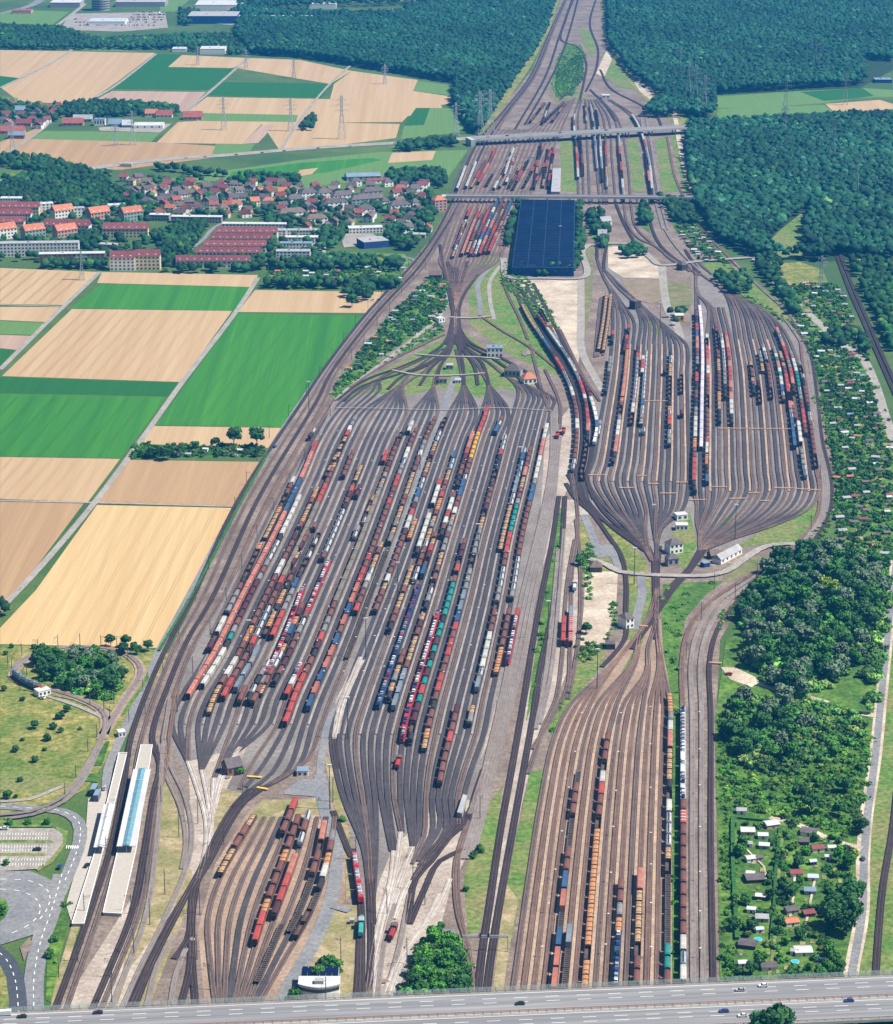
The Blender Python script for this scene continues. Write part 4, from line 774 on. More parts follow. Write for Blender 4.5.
# names of the trains
order = {}
for yard in (L, M_, R, U, Q):
    rr = sorted([i for i, r in enumerate(ROWS) if r[0] == yard], key=lambda i: ROWS[i][2][0][0])
    for n, i in enumerate(rr): order[i] = f'{ordw(n+1)} train from the left' if len(rr) > 1 else 'only train'
YW = {L: 'big left yard', M_: 'strip between the yards', R: 'right yard', U: 'far upper yard', Q: 'near lower sidings'}
tot = {}
for w in placed: tot[w['row']] = max(tot.get(w['row'], 0), w['k'])
placed.sort(key=lambda w: w['y'])
seen_kind = {}; far_mb = {}
NCAR = 0
for w in placed:
    kd = kit(w['c']); kw = KINDW[kd['shape']]; n = seen_kind[kw] = seen_kind.get(kw, 0)+1
    if n > 290:
        fm = far_mb.setdefault(w['c'], MB()); cs, sn = math.cos(w['rz']), math.sin(w['rz'])
        src = kd['farmb']; nv = len(fm.v)
        fm.v += [(w['x']+a*cs-b*sn, w['y']+a*sn+b*cs, ZT+z) for a, b, z in src.v]; fm.f += [tuple(i+nv for i in f) for f in src.f]; fm.m += src.m
        continue
    near = w['y'] < P(0, 560)[1]
    colour = kd['words']
    nm = ROWS[w['row']][3] if len(ROWS[w['row']]) > 3 else None
    place = nm or f"{order[w['row']]}, {YW[ROWS[w['row']][0]]}"
    lab = f"{colour}, {ordw(w['k'])} of {place}" if tot[w['row']] > 1 else f'{colour}, alone, {place}'
    ws = lab.split()
    if len(ws) > 16: lab = f"{' '.join(colour.split()[:4])}, {ordw(w['k'])} of {place}"
    lab = ' '.join(lab.split()[:16])
    if near:
        o = empty(CNAME[kw], (w['x'], w['y'], ZT), w['rz'])
        link('body' if kd['shape'] not in ('cont', 'stake') else 'deck', kd['body'], o); link('underframe', kd['under'], o)
        for bm_ in kd['bogies']: link('bogie', bm_, o)
    else: o = link(CNAME[kw], kd['far'], loc=(w['x'], w['y'], ZT), rz=w['rz'])
    tag(o, lab, kw, f"wagons standing in the {YW[ROWS[w['row']][0]]}")
    if near and kd['shape'] == 'cont':
        Lc = 12.2 if kd['L'] >= 20 else 6.1; offs = (-6.1 if False else 0,) if kd['L'] >= 20 else (-3.3, 3.3)
        for j, oy in enumerate(offs):
            cs, sn = math.cos(w['rz']), math.sin(w['rz'])
            c = link('shipping_container', kd['box'], loc=(w['x']-oy*sn, w['y']+oy*cs, ZT+1.42), rz=w['rz'])
            if kd['L'] >= 20: c.scale = (1, 1.45, 1)
            side = '' if len(offs) == 1 else ('near ' if j == 0 else 'far ')
            cl = ' '.join(colour.split(' on ')[0].split())
            tag(c, ' '.join(f"{side}{cl} on {ordw(w['k'])} wagon, {place}".split()[:16]), 'container', 'containers on flat wagons')
    if kd['shape'] in ('carrier', 'carrierw') and NCAR < 285:
        for lev, z in ((1, 3.05),):
            for j in range(5):
                if random.random() < .1: continue
                oy = -kd['Lh']+2.6+j*(2*kd['Lh']-5.2)/4; cs, sn = math.cos(w['rz']), math.sin(w['rz'])
                ci = random.choice([0,0,0,1,1,3,2] if w['c'] != 'C' else [0,3,3,1,4,2,0]); NCAR += 1
                c = link('loaded_car', CARS[ci]['whole'], loc=(w['x']-oy*sn, w['y']+oy*cs, ZT+z), rz=w['rz'])
                tag(c, ' '.join(f"new {CARC[ci][1]} car on deck of the {place}".split()[:16]), 'car', f"new {CARC[ci][1]} cars on the {place}")
for c, fm in far_mb.items(): tag(fm.build('distant_wagons', kit(c)['mats']), kind='stuff')
print('WAGONS', len(placed), seen_kind, 'cars', NCAR)
# locomotives and railcars
def loco(x, y, x2, y2, rgb, words, label, roof=(.12,.12,.13), L_=14):
    a, b = P(x, y), P(x2, y2); rz = math.atan2(-(b[0]-a[0]), b[1]-a[1])
    pm = paint(words+'_paint', rgb, 0); rm = paint(words+'_roof', roof, 0)
    o = empty('locomotive', ((a[0]+b[0])/2, (a[1]+b[1])/2, ZT), rz); h = L_/2
    MB().prism([(-1.1,1.2),(1.1,1.2),(1.1,2.9),(.7,3.2),(-.7,3.2),(-1.1,2.9)], -h, h*.15, 0).prism([(-1.1,1.2),(1.1,1.2),(1.1,2.7),(.7,3.0),(-.7,3.0),(-1.1,2.7)], h*.5, h, 0).build('hood', pm, o)
    MB().box(-1.5,1.5,h*.15,h*.5,1.2,4.0,0).build('cab', pm, o); MB().box(-1.54,1.54,h*.19,h*.46,2.8,3.6,0).box(-1.2,1.2,h*.13,h*.52,2.8,3.6,0).build('cab_windows', GLASS, o)
    MB().prism([(-1.55,4.0),(1.55,4.0),(1.0,4.3),(-1.0,4.3)], h*.1, h*.55, 0).build('cab_roof', rm, o)
    u = under(MB(), h, 0); u.build('underframe', FRAME, o)
    for s in (-1, 1): bogie_mb(s*h*.6).build('bogie', WHEEL, o)
    MB().box(-1.4,-1.34,-h,h,1.9,2.0,0).box(1.34,1.4,-h,h,1.9,2.0,0).build('handrail', pm, o)
    return tag(o, label, 'locomotive', 'locomotives about the yard')
loco(390,944,396,929,(.33,.03,.03),'maroon','dark red shunting locomotive on the pale tracks right of the crossing road')
loco(397,771,400,762,(.42,.05,.03),'vermilion','orange-red shunting locomotive alone at the foot of the left yard')
loco(557,442,558,435,(.50,.04,.03),'scarlet','bright red small locomotive, nearer of two on the gravel strip', L_=11)
loco(563,438,564,431,(.50,.04,.03),'scarlet','bright red small locomotive, farther of two on the gravel strip', L_=11)
loco(360.5,941,361.5,922,(.05,.33,.30),'turquoise','turquoise locomotive just below the red railcar', roof=(.35,.42,.42), L_=18)
loco(574,596,575,584,(.60,.62,.62),'white','white locomotive on the gravel above the red covered wagons', roof=(.5,.5,.5))
def railcar(pts, n, L_, rgb, label, cat, name, roofc, front=None):
    q = dense(pts, 2.0); d, at = walk(q); o = empty(name, (*at(0), ZT), 0); ox, oy = at(0)
    pm = paint(name+'_paint', rgb, 0); rm = paint(name+'_roof', roofc, 0); rm2 = paint(name+'_roof_gear', (.20,.28,.34), 0); fp = paint(name+'_front', front, 0) if front else pm
    for i in range(n):
        a, b = at(i*L_), at((i+1)*L_-.6); cx, cy = (a[0]+b[0])/2-ox, (a[1]+b[1])/2-oy; rz = math.atan2(-(b[0]-a[0]), b[1]-a[1]); h = (L_-.8)/2
        c = MB().prism([(-1.42,.9),(1.42,.9),(1.45,3.3),(1.1,3.75),(-1.1,3.75),(-1.45,3.3)], -h, h, 0).build('car_body', pm if not (front and i == 0) else fp, o, (cx, cy, 0), rz)
        MB().prism([(-1.0,3.75),(1.0,3.75),(.9,3.95),(-.9,3.95)], -h+2.6, h-2.6, 0).build('roof', rm, c)
        m_ = MB()
        for k in (-.5, 0, .5): m_.box(-.7, .7, k*h-1.2, k*h+1.2, 3.95, 4.25, 0)
        m_.build('roof_equipment', rm2, c)
        MB().box(-1.47,1.47,-h+1,h-1,2.0,2.9,0).build('window_band', GLASS, c)
        MB().box(-1.2,1.2,-h+.2,h-.2,.3,.9,0).build('bogie', FRAME, c)
    return tag(o, label, cat)
railcar([(361,906),(357,880),(353,851)], 3, 17, (.52,.03,.04), 'bright red three-car railcar beside the grey service road', 'railcar', 'red_railcar', (.55,.57,.60))
railcar([(44,693.5),(37,691),(30,688),(22,684),(15,678)], 5, 7.2, (.10,.18,.28), 'blue and white tram with orange end on the turning loop', 'tram', 'tram', (.60,.63,.65), (.60,.18,.03))
# ---------------------------------------------------------------- buildings
WALLS = {'w': mat('white_render', (.76,.73,.67), (.68,.65,.59), .3), 'y': mat('cream_render', (.68,.58,.36), (.60,.52,.33), .3), 'b': mat('brick_wall', (.26,.13,.09), (.20,.11,.08), .5), 'g': mat('green_render', (.26,.36,.30), (.22,.31,.27), .4),
         'e': mat('grey_render', (.32,.31,.30), (.27,.26,.25), .4), 'l': mat('blue_cladding', (.015,.045,.17), (.02,.06,.2), .2), 'p': mat('pink_render', (.50,.30,.26), (.44,.26,.22), .4), 'k': mat('dark_timber', (.06,.045,.038), (.09,.065,.05), .5),
         'o': mat('orange_render', (.62,.30,.16), (.55,.26,.14), .4), 'n': mat('yellow_cladding', (.62,.40,.04), (.55,.36,.05), .4)}
ROOFS = {'r': mat('red_tiles', (.28,.085,.065), (.21,.06,.05), .35, rnd=.12), 'm': mat('maroon_tiles', (.20,.060,.060), (.15,.045,.045), .35, rnd=.12), 'o': mat('orange_tiles', (.42,.155,.085), (.34,.12,.07), .35, rnd=.12), 'd': mat('dark_tiles', (.085,.072,.078), (.12,.10,.10), .35, rnd=.15),
         'g': mat('grey_bitumen', (.26,.26,.27), (.33,.33,.33), .15), 'w': mat('pale_membrane', (.47,.47,.46), (.40,.40,.40), .1), 'b': mat('slate_blue_metal', (.14,.20,.27), (.18,.24,.31), .1), 's': mat('metal_sheet', (.40,.43,.46), (.34,.37,.40), .1), 't': mat('brown_felt', (.12,.085,.065), (.16,.12,.10), .4)}
WIN = mat('window_glass', (.035,.045,.060), rough=.2, spec=.5); FRM = mat('window_frame', (.60,.60,.58))
_W = {}; FOOT = []
def win_mesh(w, h):
    if (w, h) not in _W: _W[(w, h)] = MB().box(-w/2, w/2, -.06, .02, 0, h, 0).mesh('window', WIN)
    return _W[(w, h)]
def building(x0, y0, x1, y1, dep, h, roof, wall, rc, label, cat='house', name=None, floors=0, bays=0, group=None, rh=None, dorm=False, chim=None):
    """front foot runs (x0,y0)-(x1,y1) in the picture; the house reaches dep metres back"""
    a, b = Vector(P(x0, y0)), Vector(P(x1, y1)); Lb = (b-a).length; rz = math.atan2(b.y-a.y, b.x-a.x); c = (a+b)/2
    o = empty(name or 'house', (c.x, c.y, 0), rz); FOOT.append((c.x, c.y, rz, Lb, dep)); X, Y = Lb/2, dep; rm = ROOFS[rc]; e = .35
    MB().box(-X, X, 0, Y, -.3, h, 0).build('wall', WALLS[wall], o)
    if roof == 'f':
        m = MB().box(-X-.15, X+.15, -.15, Y+.15, h+.003, h+.35, 0)
        if Lb > 14: m.box(-X*.3, -X*.3+2.2, Y*.4, Y*.4+2.2, h+.35, h+1.6, 0).box(X*.4, X*.4+1.5, Y*.5, Y*.5+1.5, h+.35, h+1.1, 0)
    elif roof == 'g':
        rh = rh or dep*.46; m = MB().prismx([(-e,h-.15),(Y+e,h-.15),(Y+e,h),(Y/2,h+rh),(-e,h)], -X-.3, X+.3, 0)
    elif roof == 'p':
        rh = rh or Lb*.4; m = MB().prism([(-X-e,h-.15),(X+e,h-.15),(X+e,h),(0,h+rh),(-X-e,h)], -.3, Y+.3, 0)
    elif roof == 'h':
        rh = rh or min(dep, Lb)*.42; k = min(X*.75, dep*.45); m = MB().add([(-X-e,-e,h),(X+e,-e,h),(X+e,Y+e,h),(-X-e,Y+e,h),(-X+k,Y/2,h+rh),(X-k,Y/2,h+rh)], [(0,1,5,4),(1,2,5),(2,3,4,5),(3,0,4),(3,2,1,0)], 0)
    elif roof == 'a':
        n = 8; m = MB().prismx([(Y*i/n, h+math.sin(math.pi*i/n)*(rh or 2.5)) for i in range(n+1)], -X-.2, X+.2, 0)
    r = m.build('roof', rm, o)
    if chim or (chim is None and roof in 'gph' and h > 3.5): MB().box(X*.3, X*.3+.9, Y*.5-.4, Y*.5+.4, h+.5, h+(rh or 2)+1.1, 0).build('chimney', WALLS['b'], r)
    if dorm:
        nd = max(2, int(Lb/7))
        for i in range(nd): x = -X+Lb*(i+.5)/nd; MB().box(x-.8, x+.8, .9, 2.6, h+.7, h+2.0, 0).build('dormer', WALLS['w'], r)
    if floors and bays:
        fh = h/floors; wn = win_mesh(round(min(2.0, Lb/bays*.5), 1), round(fh*.45, 1))
        for f in range(floors):
            for i in range(bays): link('window', wn, o, (-X+Lb*(i+.5)/bays, -.003, f*fh+fh*.35))
        ws = win_mesh(1.1, round(fh*.45, 1)); nb = max(1, int(dep/5))
        for f in range(floors):
            for i in range(nb): w = link('window', ws, o, (X+.003, dep*(i+.5)/nb, f*fh+fh*.35)); w.rotation_euler = (0, 0, math.pi/2)
    return tag(o, label, cat, group)
def ang(cx, cy, L_, dep, h, rot, roof, wall, rc, label, **k):
    c = P(cx, cy); d = (math.cos(rot)*L_/2, math.sin(rot)*L_/2)
    return building(*PXY(c[0]-d[0], c[1]-d[1]), *PXY(c[0]+d[0], c[1]+d[1]), dep, h, roof, wall, rc, label, **k)
AP = 'apartment block'
B = building
B(0,204.5,22,204.5,12,7,'f','w','w','low pale flat-roofed block at the left picture edge by the trees',AP,'apartment_block',2,8)
B(0,217,39,217,12,11,'g','y','m','maroon-roofed block, farthest of the three at the left edge',AP,'apartment_block',3,14,dorm=True)
B(0,223,31,223,12,10,'g','w','m','maroon-roofed block, middle one of three at the left edge',AP,'apartment_block',3,11,dorm=True)
B(0,231,24,231,12,10,'g','y','m','cream block with maroon roof, nearest of three at the left edge',AP,'apartment_block',3,9,dorm=True)
for i, (x, y, wc, w) in enumerate([(7.5,239,'w','white'),(36,240,'g','green-walled'),(68,240,'p','pink-walled'),(65,220,'w','white'),(101,222,'p','pink-walled'),(134,222,'g','green-walled')]):
    ang(x, y, 24, 13, 11, math.radians(35), 'g', wc, 'o', f"{w} block with bright orange roof, {['front row left','front row middle','front row right','back row left','back row middle','back row right'][i]}", cat=AP, name='apartment_block', floors=3, bays=6, dorm=True)
B(44,234,89,235,13,10,'g','w','m','long white block with maroon roof between the orange-roofed blocks',AP,'apartment_block',3,12,dorm=True)
B(103,238,148,238,13,10,'g','y','m','long cream block with maroon dormered roof beside the trees',AP,'apartment_block',3,12,dorm=True)
B(0,257,79,256,12,14,'f','w','g','very long white four-storey slab with grey flat roof',AP,'apartment_block',4,22)
B(39,263,105,262,11,9,'f','b','w','long brick block with pale flat roof behind the stubble field',AP,'apartment_block',3,14)
B(110,271,135,271,13,14,'g','w','m','white five-storey block with maroon roof at the field edge, left half',AP,'apartment_block',4,6,dorm=True)
B(135.5,270.5,160,270.5,13,15,'g','y','m','cream five-storey block with maroon roof at the field edge, right half',AP,'apartment_block',4,6,dorm=True)
B(34,215,54,214,11,12,'f','w','w','white flat-roofed tower behind the maroon roofs',AP,'apartment_block',4,5)
B(60,218,85,217,11,10,'f','w','g','white flat-roofed block behind an orange-roofed block',AP,'apartment_block',3,7)
B(109,211,126,210,12,6,'f','w','w','low white flat-roofed hall among the trees','hall','hall',1,6)
B(98,248,116,249,10,4,'f','p','g','low pink and grey pavilion between tree clumps','hall','hall',1,6)
for k, (x0, x1, y) in enumerate([(216,277,239),(210,272,245.6),(204,266,252.5),(197,260,259.5),(176,250,268)]):
    B(x0,y,x1,y+.3,11,7.5,'g','w','m',f"maroon-roofed terrace, {['farthest','second farthest','middle','second nearest','nearest'][k]} of five stacked terraces",'terrace','terrace',2,16,'stacked maroon terraces',dorm=True)
B(222,232,286,232.5,10,9,'f','w','w','long white slab right behind the farthest maroon terrace',AP,'apartment_block',3,18)
B(149,221,169,221.5,10,7,'f','e','w','short grey slab with white roof edge among trees',AP,'apartment_block',2,7)
B(171,223,221.5,223.5,10,7,'f','e','w','long low grey slab with white roof edge among trees',AP,'apartment_block',2,16)
HS = [(165,140,'m','w'),(125,185,'d','w'),(225,185,'d','w'),(210,225,'d','y'),(300,130,'r','w'),(335,205,'m','p'),(405,160,'d','b'),(395,195,'d','w'),(295,250,'d','e'),(390,245,'d','w'),(440,240,'d','w'),(520,162,'m','p'),(520,268,'r','w'),
      (510,208,'t','e'),(600,182,'t','w'),(600,263,'o','w'),(615,222,'d','w'),(700,187,'o','y'),(690,247,'o','w'),(795,185,'r','w'),(850,187,'o','o'),(60,200,'o','w'),(260,205,'d','w'),(470,190,'m','w'),(560,225,'d','w'),(650,168,'d','w')]
WCN = {'w': 'white', 'y': 'cream', 'b': 'brick', 'g': 'green', 'e': 'grey', 'p': 'pink', 'o': 'orange'}; RCN = {'m': 'maroon', 'd': 'dark grey', 'r': 'red', 't': 'brown', 'o': 'orange', 'g': 'grey', 'w': 'white'}
for i, (zx, zy, rc, wc) in enumerate(HS):
    x, y = 140+zx/5.953, 165+zy/5.953; back = zy < 210
    n = sorted([h[0] for h in HS if (h[1] < 210) == back]).index(zx)+1
    ang(x, y, 11, 10, 6, math.radians([8,-12,25,70][i % 4]), 'gp'[i % 2], wc, rc, f"{WCN[wc]} house with {RCN[rc]} roof, {ordw(n)} from left in {'far' if back else 'near'} row below the meadow", name='family_house', floors=2, bays=3, group='family houses south of the main road')
for i, (x0, x1, y, wc, rc, f) in enumerate([(302,318,201,'w','d',3),(318.5,333,201,'w','d',3),(334,351,203.5,'w','d',3),(352,382,207.5,'g','d',3),(391,411,213.5,'w','d',3),(325,348,211,'w','d',3),(288,305,204.5,'w','d',2),(358,375,215,'w','d',2),
      (280,307,218.5,'w','t',2),(307,328,224.5,'w','t',2),(364,383,197,'e','d',2),(395,409,194.5,'w','r',2),(409.5,423,194,'w','d',2),(382.5,390,209,'w','d',3)]):
    B(x0,y+(x1-x0)*.02,x1,y-(x1-x0)*.06,11,3.1*f,'h',wc,rc,f"{WCN[wc]} {['','','two','three'][f]}-storey house with {RCN[rc]} hipped roof, {ordw(sorted([302,318.5,334,352,391,325,288,358,280,307,364,395,409.5,382.5]).index(x0)+1)} from left in the north-east estate",'house','apartment_house',f,max(3,int((x1-x0)/4)),'hipped-roof blocks of the north-east estate')
B(347,181,381,180,26,5,'g','e','b','wide warehouse with blue-grey metal roof at the meadow edge','warehouse','warehouse',1,6,rh=2,chim=False)
B(367,184,390,183,14,4,'g','w','m','low shop with pink-red roof beside the blue-grey warehouse','shop','shop',1,5,rh=1.6,chim=False)
B(349,234,383,233,14,6,'f','w','w','white two-storey school building with long window bands','school','school',2,10)
B(364,249,389,247,24,7,'f','l','g','dark sports hall with grey roof beside the white school','hall','hall')
B(403,238,425,238.5,10,4,'f','e','g','low grey hall among trees near the railway','hall','hall',1,6)
B(270,238,286,238,12,8,'f','w','g','white block with grey roof at the end of the terraces',AP,'apartment_block',3,4); B(287,236,318,236,10,6,'f','w','g','long two-storey white block by the car park',AP,'apartment_block',2,10)
B(285,243,318,243,10,6,'f','w','w','long white block with white roof beside the car park',AP,'apartment_block',2,10); B(280,250,312,250,10,7,'f','w','b','white block with blue-grey roof, second from the allotments',AP,'apartment_block',2,10)
B(276,262,310,262,12,11,'f','w','g','white four-storey block nearest the allotments',AP,'apartment_block',4,9)
B(435,212,447,211,11,13,'h','p','o','tall signal house with orange roof at the end of the slim bridge','signal box','signal_house',4,3)
# farm by the fields
for x0, x1, y, d, h, rf, wc, rc, lb in [(183,202,120,16,4,'g','p','r','barn with bright red roof at the right end of the farm'),(134,163,129,22,5,'a','w','w','white arched tent hall on the farm yard'),(94,105,126,12,9,'f','w','b','white cube building on the farm yard'),
      (62,83,126,14,4,'g','p','r','low house with red roof left of the farm yard'),(15,25,115,12,7,'g','w','b','white barn with blue-grey roof at the left of the hamlet'),(0,24,134,14,4,'g','p','r','long red-roofed barn at the left picture edge'),
      (8,24,139,10,5,'g','b','b','brick barn with blue-grey roof by the field track'),(16,31,127,12,5,'g','p','m','pink house with maroon roof in the hamlet'),(156,172,118,14,4,'g','w','r','small red-roofed barn next to the trees'),
      (145,158,117,12,5,'g','w','o','barn with orange roof beside the small red barn'),(73,92,122,12,4,'g','e','g','grey shed row behind the red-roofed farmhouse'),(38,53,111,10,4,'g','w','r','small far house with red roof behind farm trees'),(108,122,127,14,4,'g','g','b','pale green shed beside the arched tent hall'),(122,132,128,14,4,'g','e','s','silver shed left of the arched tent hall')]:
    B(x0,y,x1,y,d,h,rf,wc,rc,lb,'barn','farm_building',1,4,chim=False)
for x0, x1, y, d, h, wc, rc, lb in [(50,80,7.5,60,9,'e','w','grey warehouse at the far left of the works area'),(188,237,24,70,14,'l','g','large dark blue furniture warehouse'),(195,243,11,80,11,'w','w','huge white hall behind the dark blue warehouse'),
      (237,340,22,26,9,'w','w','very long low white hall right of the dark blue warehouse'),(115,165,7,60,9,'e','g','grey hall behind the car lots'),(88,125,25,50,6,'w','s','low pale hall among the parked cars'),(172,186,52,24,5,'w','w','small white hall at the wood edge'),(200,225,54.5,34,9,'w','w','white flat hall at the edge of the far wood'),
      (875,892,83,20,5,'l','b','small blue hall in the right-hand wood'),(309,336,9,60,9,'w','w','white hall at the top of the picture near the wood'),(345,385,2,60,9,'w','w','white hall on the top picture edge, left one'),(400,440,1,60,9,'w','w','white hall on the top picture edge, right one'),(12,31,14,24,6,'p','r','long low reddish hall at the far left')]:
    B(x0,y,x1,y,d,h,'f',wc,rc,lb,'warehouse','far_hall')
t = P(101,10); o = empty('round_tower', t); MB().cyl(0,0,0,30,17,17,20).build('tower_wall', WALLS['e'], o); m = MB()
for k in range(6): m.cyl(0,0,3+k*4.5,4.5+k*4.5,17.3,17.3,20)
m.build('window_band', WIN, o); MB().cyl(0,0,30,31,17.6,17.6,20).build('roof', ROOFS['g'], o); tag(o, 'dark round tower with banded windows among far halls', 'tower')
# halls outlined by their roof corners
def hall(pts, h, wall, roofm, label, name, cat, pitch=0):
    g = [P(x, y, h) for x, y in pts]; n = len(g); cx, cy = sum(p[0] for p in g)/n, sum(p[1] for p in g)/n
    o = empty(name, (cx, cy, 0)); lo = [(x-cx, y-cy, 0) for x, y, z in g]; hi = [(x-cx, y-cy, h) for x, y, z in g]
    MB().add(lo+hi, [(i, (i+1) % n, n+(i+1) % n, n+i) for i in range(n)], 0).build('wall', wall, o)
    r = MB().add([(x*1.004, y*1.004, z) for x, y, z in hi]+[(x*1.004, y*1.004, z+.5) for x, y, z in hi], [tuple(range(n, 2*n))]+[(i, (i+1) % n, n+(i+1) % n, n+i) for i in range(n)], 0).build('roof', roofm, o)
    return tag(o, label, cat), o, r
SOLAR = mat('solar_panel', (.002,.007,.030), (.004,.012,.045), .05, rough=.7, spec=.06)
RX = [(512,267.5),(574,268),(575,200.5),(521,200)]
_, o, r = hall(RX, 9, WALLS['l'], mat('dark_roof_sheet', (.012,.03,.075), (.02,.045,.10), .1), 'vast dark blue hall roofed all over with solar panels', 'solar_hall', 'hall')
ox, oy = o.location.x, o.location.y
g0 = [P(x, y, 9) for x, y in RX]
NR = 26
for i in range(NR):                # panel rows, split by three aisles
    mb = MB(); f0, f1 = (i+.12)/NR, (i+.86)/NR
    for u0, u1 in ((.012,.245),(.258,.495),(.508,.745),(.758,.988)):
        q = []
        for u, f in ((u0,f0),(u1,f0),(u1,f1),(u0,f1)):
            a = Vector(g0[0]).lerp(Vector(g0[3]), f); b = Vector(g0[1]).lerp(Vector(g0[2]), f); p = a.lerp(b, u); q.append((p.x-ox, p.y-oy, 9.62+(.5 if f == f1 else 0)))
        mb.add(q+[(x, y, z-.08) for x, y, z in q], [(0,1,2,3),(7,6,5,4),(0,4,5,1),(1,5,6,2),(2,6,7,3),(3,7,4,0)], 0)
    mb.build('solar_panel_row', SOLAR, r)
hall([(551,192),(560,192),(561,168.5),(553,168.5)], 8, WALLS['e'], ROOFS['g'], 'long grey metal shed beside the dense dark wagons', 'repair_shed', 'shed')
# buildings of the yards
YB_ = [(228,777,243,774,9,5,'g','b','d','small brick hut with dark roof and shrub by the pale switches','hut'),(297,777,308,777,6,3.2,'f','w','b','white cabin with pale blue roof on the grey yard','cabin'),
 (670,555,683,553,8,7,'h','w','d','two-storey signal box with dark roof, northern of two at the crossing','signal box'),(668,567,679,566,7,5.5,'h','e','d','dark-roofed signal box nearest the crossing road','signal box'),
 (677,521,688,520,7,4,'f','w','w','small white cabin, farther of two between the right fans','cabin'),(676,531,688,531,7,4,'f','w','w','small white cabin, nearer of two between the right fans','cabin'),(721,565,742,554,7,3.6,'g','w','g','long white workshop with pale roof beside the service road','workshop'),
 (704,568,710,567,5,3,'f','l','b','bright blue container hut by the crossing','hut'),(711,560,720,559,7,3,'g','k','t','low dark hut next to the long white workshop','hut'),(626,630,634,628,9,7,'h','w','d','small white house with dark roof beside the single dark track','house'),
 (590,573,602,573,9,4,'h','k','t','dark brown hut on the grass beside the sandy strip','hut'),(606,650,615,650,6,3.5,'f','k','d','dark shed at the end of the single track','shed'),(635,310,641,309,9,8,'f','k','d','dark blue-grey tower hut at the right yard neck','signal box'),
 (675,322,684,322,10,6,'f','n','w','bright yellow cabin with white roof beside small trees','cabin'),(487,358,503,358,11,9,'f','w','b','white control tower with blue-grey roof beside the switch fan','control tower'),(504,377,520,378,12,6,'h','e','d','grey building with dark roof next to the control tower','house'),
 (524,385,537,384,11,5,'h','w','o','white house with orange-red hipped roof near the curved tracks','house'),(429,279,442,279,9,4,'g','b','t','brown hut at the yard neck','hut'),(439,323,445,322,7,4,'f','w','w','small white cabin at the yard neck crossing','cabin'),
 (446,370,453,370,7,4,'f','e','g','tiny grey hut, farther of two in the switch fan','hut'),(439,384,447,384,8,4,'f','e','t','tiny grey hut, nearer of two in the switch fan','hut'),(455,384,461,384,8,3,'f','w','g','tiny pale hut right of the fan lane','hut'),(598,240,607,240,12,5,'g','e','g','grey hut by the upper access road','hut'),
 (602,99,610,99,12,5,'f','w','w','white cabin north of the far road bridge','cabin'),(682,271,688,270,9,6,'h','k','d','dark hut beside the access road junction','hut'),(39,698,51,695,6,3.6,'f','w','w','white shelter beside the tram loop','shelter'),(602,226,612,225,10,5,'g','w','g','pale hut under the trees below the slim bridge','hut'),
 (119,738,126,737,5,3,'f','w','w','white kiosk at the head of the left platform','kiosk'),(350,925,354,925,2.5,2.4,'f','w','g','small white switch cabinet beside the turquoise locomotive','cabinet')]
for x0, y0, x1, y1, d, h, rf, wc, rc, lb, ct_ in YB_:
    B(x0,y0,x1,y1,d,h,rf,wc,rc,lb,ct_,ct_.replace(' ', '_'),2 if h > 6 else 1,max(2,int((x1-x0)/4)),chim=False)
_, o, r = hall([(457,813),(462,814),(467,796),(463,795)], 3.5, WALLS['e'], ROOFS['g'], 'narrow grey brake hut among the tracks of the left yard', 'brake_hut', 'hut')
# white building with rounded front and solar roof at the bottom
c = P(319, 1001); o = empty('rounded_office', (c[0], c[1], 0)); n = 10
pr = [(-9,9),(-9,2)]+[(-9+18*i/n, 2-3.2*math.sin(math.pi*i/n)) for i in range(1, n)]+[(9,2),(9,9)]
def plan(pts, z0, z1): k = len(pts); return MB().add([(x,y,z0) for x,y in pts]+[(x,y,z1) for x,y in pts], [(i,(i+1)%k,k+(i+1)%k,k+i) for i in range(k)]+[tuple(range(k,2*k)), tuple(range(k-1,-1,-1))], 0)
plan(pr, 0, 7).build('wall', WALLS['w'], o); plan([(x*1.05, y*1.04-.2) for x, y in pr], 7.003, 7.6).build('roof', ROOFS['w'], o); plan([(x*1.01, y*1.01-.03) for x, y in pr], 4.6, 6.2).build('window_band', WIN, o)
MB().box(-2,2,1.5,4.5,7.6,9.2).build('roof_plant', WALLS['e'], o); s_ = MB().box(-8.5,8.5,9.3,18,-.2,7.2).build('rear_wing', WALLS['e'], o)
for k in range(6): MB().add([(-8.2+k*2.8,9.6,7.5),(-5.7+k*2.8,9.6,7.5),(-5.7+k*2.8,17.6,7.9),(-8.2+k*2.8,17.6,7.9)], [(0,1,2,3)]).build('solar_panel', SOLAR, s_)
tag(o, 'white rounded office with solar panels just above the near bridge', 'office')

# ---------------------------------------------------------------- station
def platform(pts, label):
    g = [P(x, y, 1.2) for x, y in pts]; cx, cy = sum(p[0] for p in g)/len(g), sum(p[1] for p in g)/len(g); o = empty('platform', (cx, cy, 0))
    lo = [(x-cx, y-cy) for x, y, z in g]
    for nm, s, z0, z1, m in (('slab', 1, -.2, 2.0, A_PAVE),): plan(lo, z0, z1).build(nm, m, o)
    e = MB(); q = np.array(lo+[lo[0]]); 
    for a, b in zip(q[:-1], q[1:]): e.bar((*a, 2.04), (*b, 2.04), .3)
    e.build('edge_kerb', A_WHITE, o); return tag(o, label, 'platform')
platform([(119,754),(127,754),(106,840),(84,925),(72,925),(96,850)], 'outer station platform beside the forecourt'); platform([(141,746),(152.5,746),(136,851),(121.5,915),(103,914),(116,859)], 'wide island platform between the main line tracks')
CANG = mat('canopy_glass', (.10,.22,.27), (.14,.28,.33), .3, rough=.2, spec=.5)
